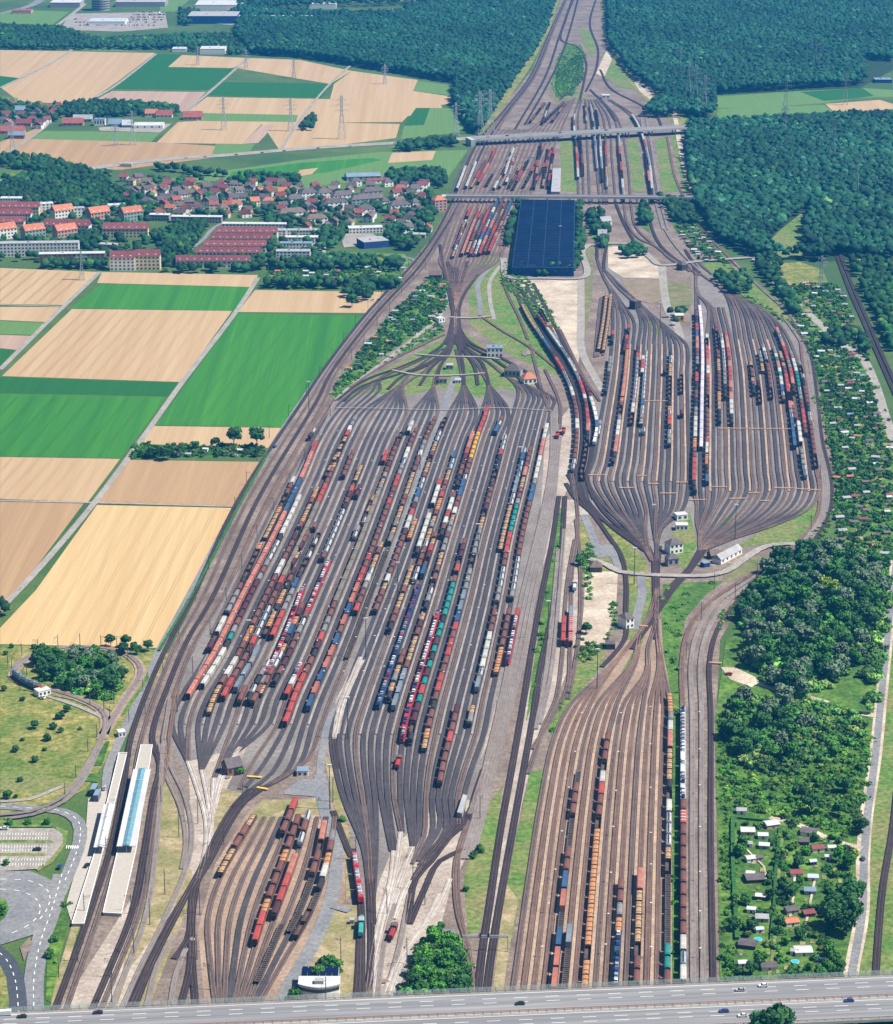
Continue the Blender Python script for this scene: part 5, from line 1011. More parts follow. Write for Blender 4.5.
def canopy(a, b, w, z, label, glass=True):
    A_, B_ = Vector(P(*a, z)), Vector(P(*b, z)); L_ = (B_-A_).length; rz = math.atan2(-(B_.x-A_.x), B_.y-A_.y); o = empty('platform_canopy', (*((A_+B_)/2)[:2], 0), rz); h = L_/2
    for s in (-1, 1): MB().box(min(s*w*.17, s*w*.5), max(s*w*.17, s*w*.5), -h, h, z-.3, z).build('roof_wing', ROOFS['w'], o)
    m = MB().add([(-w*.2,-h,z+.1),(w*.2,-h,z+.1),(w*.2,h,z+.1),(-w*.2,h,z+.1),(0,-h,z+.9),(0,h,z+.9)], [(0,4,5,3),(4,1,2,5),(0,1,4),(2,3,5)]); m.build('glass_ridge', CANG if glass else ROOFS['w'], o)
    k = int(L_/14)
    for i in range(k+1):
        y = -h+1+i*(L_-2)/k; MB().box(-.15,.15,y-.15,y+.15,2.0,z-.3).build('post', ROOFS['s'], o); MB().box(-w*.21,w*.21,y-.12,y+.12,z+.95,z+1.1).build('roof_rib', ROOFS['s'], o)
    return tag(o, label, 'canopy')
canopy((126,846), (142,769), 9.5, 6, 'long white canopy with glazed ridge over the island platform'); canopy((99.5,847), (109.5,804), 6.0, 6, 'shorter pale canopy over the outer platform', False)
for i, (x, y) in enumerate([(96,792),(93,786)]): hall([(x-3,y+4),(x+2,y+4),(x+5,y-2),(x,y-2)], 4, WIN, ROOFS['b'], ['dark glass lift house by the forecourt, nearer one','dark glass lift house by the forecourt, farther one'][i], 'lift_house', 'lift house')

# ---------------------------------------------------------------- bridges
CONC = mat('concrete', (.40,.385,.36), (.33,.32,.30), .15); RUST_B = mat('guard_rail_brown', (.36,.20,.13), (.28,.16,.11), .3); BG = mat('bridge_asphalt', (.185,.185,.19), (.235,.23,.23), .5, c3=(.14,.14,.145), scale3=.3, stretch=(.02,1,1))
STEEL = mat('galvanised_steel', (.36,.40,.40), (.31,.35,.35), .4, rough=.5)
def frame2(a, b, z):
    A_, B_ = Vector(P(*a, z)), Vector(P(*b, z)); L_ = (B_-A_).length; return A_, L_, math.atan2(B_.y-A_.y, B_.x-A_.x)
# near motorway bridge: back edge from (0,1013) to (893,975)
A_, L_, rz = frame2((-60,1015.5), (953,972.5), 9); o = empty('motorway_bridge', (A_.x, A_.y, 0), rz)
WD = 38; MB().box(0, L_, -WD, 0, 7.6, 9.0).build('deck', CONC, o)
for i, y0 in enumerate((-1.0, -20.4)): MB().box(0, L_, y0-16.6, y0, 9.003, 9.05).build('carriageway', BG, o)
for y0 in (-1.0, -20.4):
    m = MB()
    for k, off in enumerate((1.0, 4.9, 8.7, 12.5, 15.8)):
        if k in (0, 4): m.box(0, L_, y0-off-.12, y0-off+.12, 9.055, 9.06)
        elif k in (1, 2, 3) and not (k == 3):
            x = 0
            while x < L_: m.box(x, min(x+6, L_), y0-off-.11, y0-off+.11, 9.055, 9.06); x += 14
    m.build('lane_markings', A_WHITE, o)
for y0, nm in ((-.5, 'parapet'), (-WD+.5, 'parapet'), (-18.2, 'median_barrier'), (-19.8, 'median_barrier')):
    m = MB().box(0, L_, y0-.25, y0+.25, 9.0, 9.35 if nm == 'parapet' else 9.2)
    q = MB().box(0, L_, y0-.08, y0+.08, 9.75, 10.0)
    x = 1
    while x < L_-1: q.box(x-.12, x+.12, y0-.14, y0+.14, 9.2, 9.98); x += 4
    m.build(nm, CONC, o); q.build('guard_rail', RUST_B, o)
GLS = bpy.data.materials.new('noise_glass'); GLS.use_nodes = True; b_ = GLS.node_tree.nodes['Principled BSDF']; b_.inputs['Base Color'].default_value = (.55,.72,.66,1); b_.inputs['Alpha'].default_value = .28; b_.inputs['Roughness'].default_value = .15
m = MB(); q = MB(); x = .5
while x < L_-4: m.box(x+.1, x+3.9, .18, .22, 9.4, 11.6); q.box(x-.07, x+.07, .1, .3, 9.0, 11.8); x += 4
m.build('noise_barrier', GLS, o); q.build('barrier_posts', STEEL, o)
for x in range(20, int(L_), 38):
    for y in (-6, -19, -32): MB().cyl(x, y, 0, 7.6, 1.0, 1.0, 12).build('pier', CONC, o)
tag(o, 'wide motorway bridge with two carriageways across the bottom', 'bridge')
near_bridge = (A_, L_, rz)
def bridge(a, b, z, w, label, name, th=1.6, step=34, road=True):
    A_, L_, rz = frame2(a, b, z); o = empty(name, (A_.x, A_.y, 0), rz)
    MB().box(0, L_, -w, 0, z-th, z).build('deck', CONC, o)
    if road: MB().box(0, L_, -w+1.0, -1.0, z+.003, z+.05).build('carriageway', BG if w > 10 else A_PALE, o)
    for y in (-.25, -w+.25): MB().box(0, L_, y-.2, y+.2, z, z+1.0).build('parapet', CONC if w > 10 else STEEL, o)
    for x in range(14, int(L_), step):
        for y in ((-w*.25, -w*.75) if w > 10 else (-w/2,)): MB().box(x-.7, x+.7, y-.9, y+.9, 0, z-th).build('pier', CONC, o)
    if w > 10: 
        for s in (0, 1): MB().box(-6 if not s else L_-.01, 0 if not s else L_+6, -w-.5, .5, -.5, z-.02).build('abutment', CONC, o)
    tag(o, label, 'bridge'); return A_, L_, rz
far_b = bridge((470,137), (700,124.5), 9, 22, 'broad far road bridge crossing the tracks below the wood', 'road_bridge')
bridge((446,194.5), (699,196), 8, 12, 'slim light grey bridge crossing above the solar hall', 'slim_bridge', 1.8, 26)
# vehicles on the roads
def put_car(x, y, z, ci, rz, label, s=1.0, cat='car', grp=None):
    p = P(x, y, z); cp = CARS[ci]; o = empty('car', p, rz)
    for nm, me in (('body', cp['body']), ('windows', cp['cabin']), ('roof', cp['roof']), ('wheels', cp['wheels'])): link(nm, me, o)
    return tag(o, label, cat, grp)
zr = 9.06; br = near_bridge[2]+math.pi/2
for x, y, ci, lb in [(520,1004.5,2,'black car alone on the near carriageway of the motorway bridge'),(740,991,1,'silver car beside the white car on the motorway bridge'),(763,986.5,0,'white car on the far carriageway of the motorway bridge'),(724,1012,3,'dark blue car on the near carriageway right of centre'),
      (742.5,1016.5,0,'white car in the nearest lane right of centre'),(849,1001.5,3,'dark blue car at the right end of the motorway bridge'),(22,1017.5,2,'black car at the left end of the motorway bridge'),(98,1013.5,2,'black car left of the station tracks on the bridge')]:
    put_car(x, y, zr, ci, br, lb)
p = P(4, 1015, zr); o = empty('van', p, br); MB().prismx([(-3.2,.4),(3.1,.4),(3.2,1.2),(2.3,2.3),(-3.2,2.5)], -1.0, 1.0).build('body', CARS[0]['paint'], o); MB().prismx([(3.13,1.25),(2.36,2.25),(1.7,2.25),(1.7,1.25)], -1.02, 1.02).build('windows', GLASS, o); MB().box(-.9,1.05,-2.4,-1.8,0,.7).box(-.9,1.05,1.8,2.4,0,.7).build('wheels', FRAME, o); tag(o, 'white van at the left picture edge on the bridge', 'van')
for x, y, ci, r, lb in [(4,829,0,90,'white car parked on the upper row of the car park'),(37,850,2,90,'black car parked on the middle row of the car park'),(60,867,3,-10,'dark blue car on the station road bend'),(87,866,2,-20,'black car at the forecourt kerb'),(104,789,1,5,'silver car beside the lift houses'),
      (402,990,2,60,'dark car on the path beside the copse'),(820,961,3,90,'dark blue car parked in the garden colony'),(729,674.5,4,60,'red car on the gravel lot by the grove'),(863,859,5,0,'grey car on the gravel lane beside the gardens'),
      (823,545,3,80,'dark blue car parked at the top of the grove, left'),(829,545,0,80,'white car parked at the top of the grove, right'),(871,369,1,30,'silver car on the lane by the allotments'),(886,410,0,25,'white car on the lane, upper right'),(889,420,2,25,'dark car on the lane, upper right'),
      (373,300,0,60,'white car at the trees by the field corner, left'),(379,300,3,60,'dark blue car at the trees by the field corner, right'),(235,456,0,80,'white car beside the garden strip in the fields'),(275,447,3,-30,'dark blue car on the track beside the main line'),(42,698,0,60,'white car behind the tram shelter')]:
    put_car(x, y, .9, ci, math.radians(r), lb)
for i, (x, y) in enumerate([(488,137.5),(507,136),(530,134.5),(560,133),(606,130.5),(640,128.3)]): put_car(x, y, 9.06, [1,2,0,5,2,0][i], far_b[2]+math.pi/2, f"{CARC[[1,2,0,5,2,0][i]][1]} car, {ordw(i+1)} from the left on the far road bridge", grp='cars on the far road bridge')
for i, (x, y) in enumerate([(186,158),(205,157),(236,155),(262,153),(284,151),(318,148.5),(350,146.5),(395,143.5),(421,142)]): put_car(x, y, .9, i % 6, math.radians(88), f"{CARC[i % 6][1]} car, {ordw(i+1)} from the left on the far main road", grp='cars on the far main road')
p = P(126, 167); o = empty('lorry', (p[0], p[1], .9), math.radians(80)); MB().box(-1.3,1.3,-8,5,1.1,4.1).build('box_body', CARS[0]['paint'], o); MB().box(-1.25,1.25,5.5,7.8,.6,3.4).build('cab', CARS[0]['paint'], o); MB().box(-1.28,1.28,7.0,7.84,2.0,3.0).build('windscreen', GLASS, o); MB().box(-1.2,1.2,-7,7,.1,1.0).build('wheels', FRAME, o); tag(o, 'long white lorry on the far main road beside the wood', 'lorry')
PARK = [(76+i*4.1, 20-i*.0+j*3) for j in range(3) for i in range(20)]
for i, (x, y) in enumerate(PARK+[(131+i*3, 13+j*2.5) for j in range(4) for i in range(12)]):
    if random.random() < .25: continue
    o = link('parked_car', CARS[random.choice([0,0,1,5,2,4])]['whole'], loc=(*P(x+random.uniform(-1,1), y)[:2], .9), rz=random.uniform(0, 3)); o.scale = (1.3,1.3,1.3); tag(o, 'tiny parked car in the lots of the far works area', 'car', 'cars parked in the far works area')

# more houses of the estates, filled in between the ones above
NH = 0
for poly, est in (([(116,182),(300,184),(300,214),(222,222),(150,218),(120,200)], 'northern'), ([(296,188),(434,184),(432,214),(392,222),(350,230),(292,236)], 'north-eastern'), ([(0,104),(62,108),(60,128),(10,132),(0,128)], 'far farm'), ([(384,214),(430,200),(426,238),(392,246)], 'trackside')):
    g_ = np.array([P(*q)[:2] for q in poly]); x0, y0 = g_.min(0); x1, y1 = g_.max(0); rr = random.Random(est)
    y = y0
    while y < y1:
        x = x0+rr.uniform(0, 12)
        while x < x1:
            px, py = PXY(x, y)
            ins = False; jj = len(poly)-1
            for ii in range(len(poly)):
                (ax, ay), (bx_, by_) = poly[ii], poly[jj]
                if (ay > py) != (by_ > py) and px < (bx_-ax)*(py-ay)/(by_-ay)+ax: ins = not ins
                jj = ii
            if ins and all(math.hypot(f[0]-x, f[1]-y) > 8+f[3]*.5 for f in FOOT) and rr.random() < .85:
                wc = rr.choice('wwwwyype'); rc = rr.choice('rmdtmddo'); NH += 1
                ang(px, py, rr.uniform(9,13), 9, rr.choice([4.5,5.5,6.5]), rr.choice([.1,-.2,.5,1.3]), rr.choice('ggph'), wc, rc, f"small {WCN[wc]} house with {RCN[rc]} roof among trees of the {est} estate", name='family_house', floors=2, bays=2, group=f"{WCN[wc]} houses with {RCN[rc]} roofs, {est} estate")
            x += rr.uniform(17, 25)
        y += 24
print('EXTRA HOUSES', NH)
# ---------------------------------------------------------------- trees and other plants
def leaf(name, a, b, r=.18, yel=None): return mat(name, a, b, .35, rough=.75, c3=yel or tuple(x*1.15 for x in a), scale3=.08, rnd=r, detail=2.0, spec=.2)
LEAF = {'d': leaf('dark_leaves', (.022,.085,.018), (.042,.130,.024)), 'm': leaf('green_leaves', (.035,.130,.016), (.065,.190,.024)), 's': leaf('silver_leaves', (.095,.155,.085), (.165,.225,.130), .15), 'y': leaf('yellow_leaves', (.15,.24,.015), (.23,.31,.02), .15),
        'l': leaf('light_leaves', (.05,.18,.015), (.09,.24,.025))}
BARK = mat('bark', (.07,.05,.035), (.11,.08,.06), .8)
def ico(sub):
    bm = bmesh.new(); bmesh.ops.create_icosphere(bm, subdivisions=sub, radius=1.0)
    v = np.array([x.co[:] for x in bm.verts]); f = np.array([[q.index for q in p.verts] for p in bm.faces]); bm.free(); return v, f
I1, I2, I3 = ico(1), ico(2), ico(3)
def crown(seed, n_lobes=9, leaves=520, R=4.5, Hh=6.0, base=2.2):
    r = np.random.default_rng(seed); vs = []; fs = []; nv = 0
    lob = [((0, 0, base+Hh*.45), R*.62)]
    for i in range(n_lobes):
        a = i*2.4+r.random(); rr = R*(.35+.3*r.random()); z = base+Hh*(.22+.62*r.random()); k = 1-.45*max(0, (z-base)/Hh-.5)*2
        lob.append(((rr*k*math.cos(a), rr*k*math.sin(a), z), R*(.30+.20*r.random())))
    for c, rad in lob:
        v, f = I1; n = v*(1+.18*r.standard_normal((len(v), 1)))*rad*.88*[1,1,.85]+c
        vs.append(n); fs += [tuple(int(q)+nv for q in t) for t in f]; nv += len(n)
    w = np.array([l[1]**2 for l in lob]); w /= w.sum(); C_ = np.array([l[0] for l in lob]); Rd = np.array([l[1] for l in lob])
    ix = r.choice(len(lob), leaves, p=w); d = r.standard_normal((leaves, 3)); d[:, 2] = np.abs(d[:, 2])*1.0-.35; d /= np.linalg.norm(d, axis=1, keepdims=True)
    p = C_[ix]+d*Rd[ix, None]*[1,1,.85]*(.86+.26*r.random((leaves, 1)))
    nn = d+.7*r.standard_normal((leaves, 3)); nn /= np.linalg.norm(nn, axis=1, keepdims=True)
    t = np.cross(nn, r.standard_normal((leaves, 3))); t /= np.linalg.norm(t, axis=1, keepdims=True); b = np.cross(nn, t)
    s = (.34+.34*r.random((leaves, 1)))*R/4.5
    q = np.stack([p-t*s-b*s*.7, p+t*s*.9-b*s*.6, p+t*s*.7+b*s, p-t*s+b*s*.6], 1).reshape(-1, 3)
    vs.append(q); fs += [(nv+4*i, nv+4*i+1, nv+4*i+2, nv+4*i+3) for i in range(leaves)]
    return np.vstack(vs), fs
def crown_mesh(seed, m, **k):
    v, f = crown(seed, **k); me = bpy.data.meshes.new('crown'); me.from_pydata(v.tolist(), [], f); me.materials.append(m); me.update(); return me
def trunk_mesh(h=4.5, r=.28):
    m = MB().cyl(0, 0, -.3, h, r, r*.6, 7)
    for a in (0.3, 2.2, 4.4): m.bar((0,0,h*.6), (1.3*math.cos(a), 1.3*math.sin(a), h*1.15), r*.7)
    return m.mesh('trunk', BARK)
TRUNK = trunk_mesh()
CROWNS = {k: [crown_mesh(10*i+j, LEAF[k], n_lobes=7+j*2, leaves=560, Hh=6+j) for j in range(4)] for i, k in enumerate(LEAF)}
NTREE = [0]
def tree(x, y, s, k, label, group=None, name='tree', z=0):
    z = z or (-1.8*s if s <= .7 else 0)
    p = P(x, y); o = empty(name, (p[0], p[1], z), random.uniform(0, 6.28), s)
    link('crown', CROWNS[k][random.randrange(4)], o); link('trunk', TRUNK, o); NTREE[0] += 1
    return tag(o, label, 'tree', group)
def inside(poly, X, Y):
    p = np.array(poly, float); c = np.zeros(len(X), bool); j = len(p)-1
    for i in range(len(p)):
        m = ((p[i, 1] > Y) != (p[j, 1] > Y)) & (X < (p[j, 0]-p[i, 0])*(Y-p[i, 1])/(p[j, 1]-p[i, 1]+1e-12)+p[i, 0]); c ^= m; j = i
    return c
def pxv(g): 
    d = g[:, 1]*ct+CAM_H*st; return W/2+F*g[:, 0]/d, H/2-F*(g[:, 1]*st-CAM_H*ct)/d
def scatter(poly, sp, jit=.45, holes=(), keep=1.0):
    g = np.array([P(*p)[:2] for p in poly]); x0, y0 = g.min(0); x1, y1 = g.max(0)
    xs, ys = np.meshgrid(np.arange(x0, x1+sp, sp), np.arange(y0, y1+sp, sp*.88)); xs = xs+(np.arange(xs.shape[0]) % 2)[:, None]*sp/2
    q = np.stack([xs.ravel(), ys.ravel()], 1); q += RNG.uniform(-jit, jit, q.shape)*sp
    px, py = pxv(q); m = inside(poly, px, py)
    for h in holes: m &= ~inside(h, px, py)
    if keep < 1: m &= RNG.random(len(q)) < keep
    return q[m]
def clear(q):
    keep = np.ones(len(q), bool)
    for bx, by, br, bw, bd in FOOT:          # no tree stands inside a house or hides its front
        c, s = math.cos(-br), math.sin(-br); dx, dy = q[:, 0]-bx, q[:, 1]-by; u, v = dx*c-dy*s, dx*s+dy*c
        keep &= ~((np.abs(u) < bw/2+3.5) & (v > -11) & (v < bd+3.5))
    return q[keep]
PROT = []
for s in range(6):
    r = np.random.default_rng(50+s); v, f = I2
    n = v.copy(); n *= (1+.16*r.standard_normal((len(v), 1))); d1 = r.standard_normal(3); n *= (1+.22*np.sin(3.1*(v@d1)+s)[:, None]); n[:, 2] = np.where(n[:, 2] < -.45, -.45, n[:, 2]); PROT.append((n, f))
PROTL = []
for s in range(6):
    v, f = crown(300+s, n_lobes=4, leaves=80, R=1.65, Hh=2.2, base=-1.2); tf = []
    for q in f: tf.append(q[:3]); tf += [(q[0], q[2], q[3])] if len(q) == 4 else []
    PROTL.append((v, np.array(tf)))
def mass_mat(name, a, b, c):
    m = mat(name, a, b, .5, rough=.8, detail=2.0, spec=.15); n = m.node_tree; bs = n.nodes['Principled BSDF']; L_ = n.links
    old = bs.inputs['Base Color'].links[0].from_socket; at = n.nodes.new('ShaderNodeAttribute'); at.attribute_name = 'tint'
    x = n.nodes.new('ShaderNodeMix'); x.data_type = 'RGBA'; x.blend_type = 'MULTIPLY'; x.inputs[0].default_value = 1.0; L_.new(old, x.inputs[6]); L_.new(at.outputs['Color'], x.inputs[7]); L_.new(x.outputs[2], bs.inputs['Base Color']); return m
MASS = mass_mat('woodland_leaves', (.006,.043,.021), (.015,.068,.029), None); MASS2 = mass_mat('copse_leaves', (.018,.080,.012), (.045,.135,.020), None); MASS6 = mass_mat('grove_leaves', (.036,.120,.020), (.078,.180,.036), None); MASS5 = mass_mat('bush_leaves', (.030,.110,.012), (.075,.180,.022), None); MASS4 = mass_mat('shrub_leaves', (.018,.075,.012), (.045,.125,.020), None); MASS3 = mass_mat('town_leaves', (.008,.042,.012), (.020,.072,.018), None)
def mass(name, pts, r0, r1, h, m, pale=.05, zz=0.0, gold=0.0, protos=None):
    """many crowns that read as one wood: one object"""
    V = []; Fc = []; T_ = []; nv = 0; n = len(pts); rad = RNG.uniform(r0, r1, n); hh = RNG.uniform(h*.8, h*1.2, n); pick = RNG.integers(0, 6, n); rot = RNG.uniform(0, 6.28, n)
    tint = RNG.uniform(.55, 1.45, (n, 1))*np.array([[1,1,1]]); pl = RNG.random(n) < pale; tint[pl] *= [2.6,1.75,2.0]; gl = RNG.random(n) < gold; tint[gl] *= [5,2.2,1.2]
    big = np.sin(pts[:, 0]*.018+1)*np.cos(pts[:, 1]*.011)+.6*np.sin(pts[:, 0]*.043+pts[:, 1]*.027); tint *= (1+.22*big)[:, None]; tint *= 1+.10*RNG.standard_normal((n, 3))
    for k in range(6):
        ii = np.where(pick == k)[0]
        if not len(ii): continue
        v, f = (protos or PROT)[k]; c, s = np.cos(rot[ii]), np.sin(rot[ii]); x = v[None, :, 0]*c[:, None]-v[None, :, 1]*s[:, None]; y = v[None, :, 0]*s[:, None]+v[None, :, 1]*c[:, None]
        q = np.stack([x*rad[ii, None]+pts[ii, 0, None], y*rad[ii, None]+pts[ii, 1, None], v[None, :, 2]*rad[ii, None]*.95+hh[ii, None]-rad[ii, None]*.6+zz], 2)
        V.append(q.reshape(-1, 3)); Fc.append((f[None]+(np.arange(len(ii))*len(v))[:, None, None]+nv).reshape(-1, 3)); nv += len(ii)*len(v)
        T_.append(np.repeat(tint[ii], len(v), 0))
    V = np.vstack(V); Fc = np.vstack(Fc); T_ = np.vstack(T_)
    me = bpy.data.meshes.new(name); me.vertices.add(len(V)); me.vertices.foreach_set('co', V.ravel().astype(np.float32))
    me.loops.add(Fc.size); me.loops.foreach_set('vertex_index', Fc.ravel().astype(np.int32)); me.polygons.add(len(Fc)); me.polygons.foreach_set('loop_start', (np.arange(len(Fc))*3).astype(np.int32)); 
    me.update(calc_edges=True); me.materials.append(m)
    ca = me.attributes.new('tint', 'FLOAT_COLOR', 'POINT'); ca.data.foreach_set('color', np.hstack([T_, np.ones((len(T_), 1))]).ravel().astype(np.float32))
    return tag(link(name, me), kind='stuff')
# garden huts of the near colony: place, width, roof, wall, label
HN = [(741.5,815,5,'g','w','grey-roofed white hut at the top left corner of the colony'),(773.5,829,7,'w','p','pale pink hut with flat white roof by the top path'),(748,836,7,'w','p','long pink and white hut in the upper left plot'),(763,840,5,'w','w','bright white hut in the upper left plots'),(748,848,4,'g','w','small grey-roofed hut below the pink one'),(764,850,5,'w','g','white-roofed hut with greenhouse look'),
 (752,863,5,'w','w','small white hut beside a grey-roofed one'),(760,862,3.5,'d','e','small dark-roofed hut beside the white one'),(756,884,9,'d','k','largest dark hut in the left plots'),(750,878,4,'w','w','white lean-to behind the largest dark hut'),(760,901,4.5,'w','k','dark hut with white roof in the middle left plots'),(751,914,4,'w','w','tiny white hut in the lower left plots'),(762,923,6,'g','e','grey hut with pale roof in the lower left plots'),
 (760,934,3.5,'s','w','silver greenhouse above the pool'),(746.5,950,8,'d','k','long dark hut at the lower left with white lean-to'),(769.5,972,7,'d','w','black gabled hut near the bridge'),(743,968,4,'w','w','small white shed by the lower left hedge'),(808,837,8,'d','w','large dark-roofed hut at the top right path'),(804,846,5,'d','k','dark hut just below the large dark-roofed one'),(818.6,853,6,'m','w','hut with dull red roof in the upper right plots'),
 (832,852,3.8,'w','w','small white hut at the upper right corner'),(828,861,3,'w','w','tiny white shed under the upper right corner hut'),(813.5,866,3.4,'s','l','pale blue greenhouse hut'),(797,878,6,'m','w','pinkish-roofed hut right of the middle path'),(813,882,5,'s','w','silver-roofed hut in the middle right plots'),(810,895.5,5.5,'b','g','teal hut with blue roof'),(793,915,6,'d','e','grey-roofed hut above the orange one'),(793,927,6.5,'o','w','hut with orange and grey roof'),
 (810,918,5.5,'m','k','dark red hut beside the tall dark trees'),(804,957,8,'w','w','largest white hut in the lower right plots'),(794,956,3.5,'g','w','small hut left of the largest white one')]
# the big woods
CL1 = [(714,95),(860,86),(893,70),(893,118),(714,122)]; CL2 = [(778,232),(812,205),(802,240),(812,255),(780,260),(765,248)]; CL3 = [(862,60),(893,62),(893,84),(866,84)]
mass('woodland', np.vstack([clear(scatter(FL[0], 6.6, holes=([(350,7),(406,6),(406,16),(350,19)],))), scatter([(225,-3),(560,-14),(555,0),(240,12)], 11)]), 2.3, 5.3, 13, MASS, .04, gold=.004)
mass('woodland', np.vstack([scatter([(606,-8),(893,-8),(893,118),(640,118),(664,100),(630,75),(608,45)], 6.6, holes=(CL1, CL3, [(640,118),(712,118),(712,130),(640,130)]))]), 2.3, 5.3, 13, MASS, .06, gold=.004)
mass('woodland', scatter(FL[2], 7.0, holes=(CL2, [(832,256),(848,256),(893,262),(893,275),(832,275)])), 2.4, 5.7, 12, MASS, .12, gold=.01)
# tree masses of town and fields
TW = [[(0,158),(40,160),(70,168),(90,174),(60,178),(20,170),(0,166)], [(0,182),(60,176),(110,176),(112,190),(110,208),(88,212),(50,206),(0,205)], [(112,190),(135,196),(150,210),(150,222),(128,218),(110,205)], [(150,240),(178,226),(208,226),(205,236),(190,255),(165,268),(160,268),(158,248)],
      [(160,262),(262,262),(262,272),(160,274)], [(38,262),(108,262),(108,270),(44,270)], [(62,236),(104,236),(104,246),(84,252),(62,246)], [(150,168),(220,176),(300,188),(296,180),(230,178),(160,172)], [(266,205),(300,200),(296,222),(270,232),(262,222)], [(318,236),(345,214),(350,232),(335,250),(318,252)],
      [(384,212),(432,196),(436,215),(425,240),(412,252),(385,250),(388,232)], [(270,258),(404,262),(402,270),(270,272)], [(268,284),(396,284),(398,290),(268,289)], [(345,300),(372,300),(376,292),(352,290),(345,294)], [(388,176),(430,172),(448,176),(444,190),(428,184),(390,186)], [(300,195),(352,196),(400,210),(352,216),(300,212)],
      [(0,28),(60,30),(100,42),(180,38),(245,36),(260,52),(230,56),(170,50),(70,50),(0,50)], [(40,110),(95,104),(140,106),(178,110),(178,117),(140,116),(92,120),(60,118)], [(0,104),(40,108),(60,120),(40,128),(0,122)], [(180,12),(200,14),(190,26),(180,26)], [(226,18),(262,14),(262,4),(240,6)],
      [(395,150),(420,143),(456,141),(456,147),(430,150),(398,153)], [(512,270),(574,270),(576,276),(512,277)], [(575,205),(582,208),(584,240),(580,268),(575,268)], [(506,250),(512,236),(520,204),(517,204),(508,230)], [(586,214),(600,214),(608,230),(610,246),(600,250),(592,236)], [(620,252),(640,248),(646,256),(634,260),(622,258)],
      [(712,280),(745,276),(752,288),(748,296),(728,294)], [(778,258),(752,262),(760,276),(775,290),(792,318),(800,312),(782,286)], [(848,262),(862,290),(880,330),(893,355),(893,270),(880,262)], [(820,345),(838,330),(858,336),(856,344),(842,350)], [(858,340),(870,344),(868,356),(858,354)], [(668,316),(680,312),(684,322),(676,328)],
      [(300,130),(312,118),(318,120),(312,132)], [(640,207),(648,207),(650,228),(642,226)], [(658,200),(684,204),(700,230),(690,226),(672,222)], [(0,612),(5,608),(8,618),(0,622)], [(476,100),(500,98),(478,136),(470,132),(462,112)]]
TS = [[(140,180),(300,182),(300,215),(222,222),(150,215)], [(286,196),(430,192),(430,212),(350,230),(290,236)], [(0,200),(150,205),(150,262),(0,262)], [(268,232),(330,232),(316,266),(262,266)]]
mass('tree_cover', clear(np.vstack([scatter(p, 7.2, keep=.9) for p in TW]+[scatter(p, 11, keep=.55) for p in TS])), 2.4, 5.0, 8.0, MASS3, .06, gold=.01)
for x, y, w in [(h[0], h[1], h[2]) for h in HN]: q_ = P(x, y); FOOT.append((q_[0], q_[1], 0, w, w*.8))
GD = [[(800,330),(775,292),(795,285),(838,285),(862,340),(893,440),(893,570),(838,545),(836,470),(822,390)], [(436,272),(447,284),(447,308),(436,320),(400,346),(360,372),(328,400),(345,371),(394,312)], [(268,268),(404,268),(400,288),(268,286)], [(672,218),(684,240),(700,262),(728,264),(712,246),(690,218)]]
PATHS = [[(779,284),(790,284),(826,326),(846,342),(864,357),(878,384),(889,416),(900,450),(893,450),(880,420),(871,385),(857,358),(838,345),(816,327),(790,301)], [(826,545),(880,560),(893,575),(893,590),(860,570)]]
mass('garden_shrubs', np.vstack([scatter(GD[0], 4.8, holes=PATHS, keep=.58), scatter(GD[1], 5.0, keep=.62), scatter(GD[2], 5.6, keep=.6), scatter(GD[3], 5.5, keep=.6), scatter([(134,444),(262,446),(262,457),(130,458)], 5, keep=.6), clear(scatter([(736,815),(800,822),(856,850),(854,895),(830,905),(836,950),(846,984),(735,985)], 5.0, keep=.5))]), 1.1, 3.0, 2.6, MASS4, .06, gold=.02, protos=PROTL)
VG = [[(556,72),(582,50),(584,76),(572,96),(556,98)],[(833,470),(840,500),(838,520),(828,530),(815,545),(800,547),(822,525),(834,505)], [(812,395),(826,395),(838,470),(833,470),(824,430)], [(710,640),(716,640),(735,610),(760,590),(800,556),(792,552),(752,585),(722,612)],[(720,715),(733,715),(736,985),(722,985)], [(440,322),(444,332),(420,345),(385,358),(350,385),(332,398),(346,380),(400,350)],
      [(504,262),(520,270),(545,300),(560,330),(548,330),(520,300),(500,285)], [(716,282),(760,302),(800,328),(804,340),(790,326),(750,304)], [(575,646),(600,648),(600,656),(590,662),(577,664)], [(551,736),(560,716),(575,697),(572,690),(556,712)], [(612,600),(618,600),(614,640),(606,640)], [(580,640),(606,645),(600,655),(582,658)], [(584,600),(592,604),(592,560),(582,560)], [(590,540),(600,565),(588,575),(580,560)]]
mass('scrub', np.vstack([scatter(p, 4.2, keep=.7) for p in VG]+[scatter(q_[2], 8, keep=.35) for q_ in GR if q_[1] is G_LUSH]), 1.0, 2.4, 1.4, MASS5, .07, protos=PROTL)
VH = [(720,720),(742,705),(800,712),(850,720),(872,740),(868,800),(858,845),(800,822),(745,812),(722,800)]
mass('bushes', scatter(VH, 4.6, keep=.74), 1.1, 3.6, 1.8, MASS5, .10, protos=PROTL)
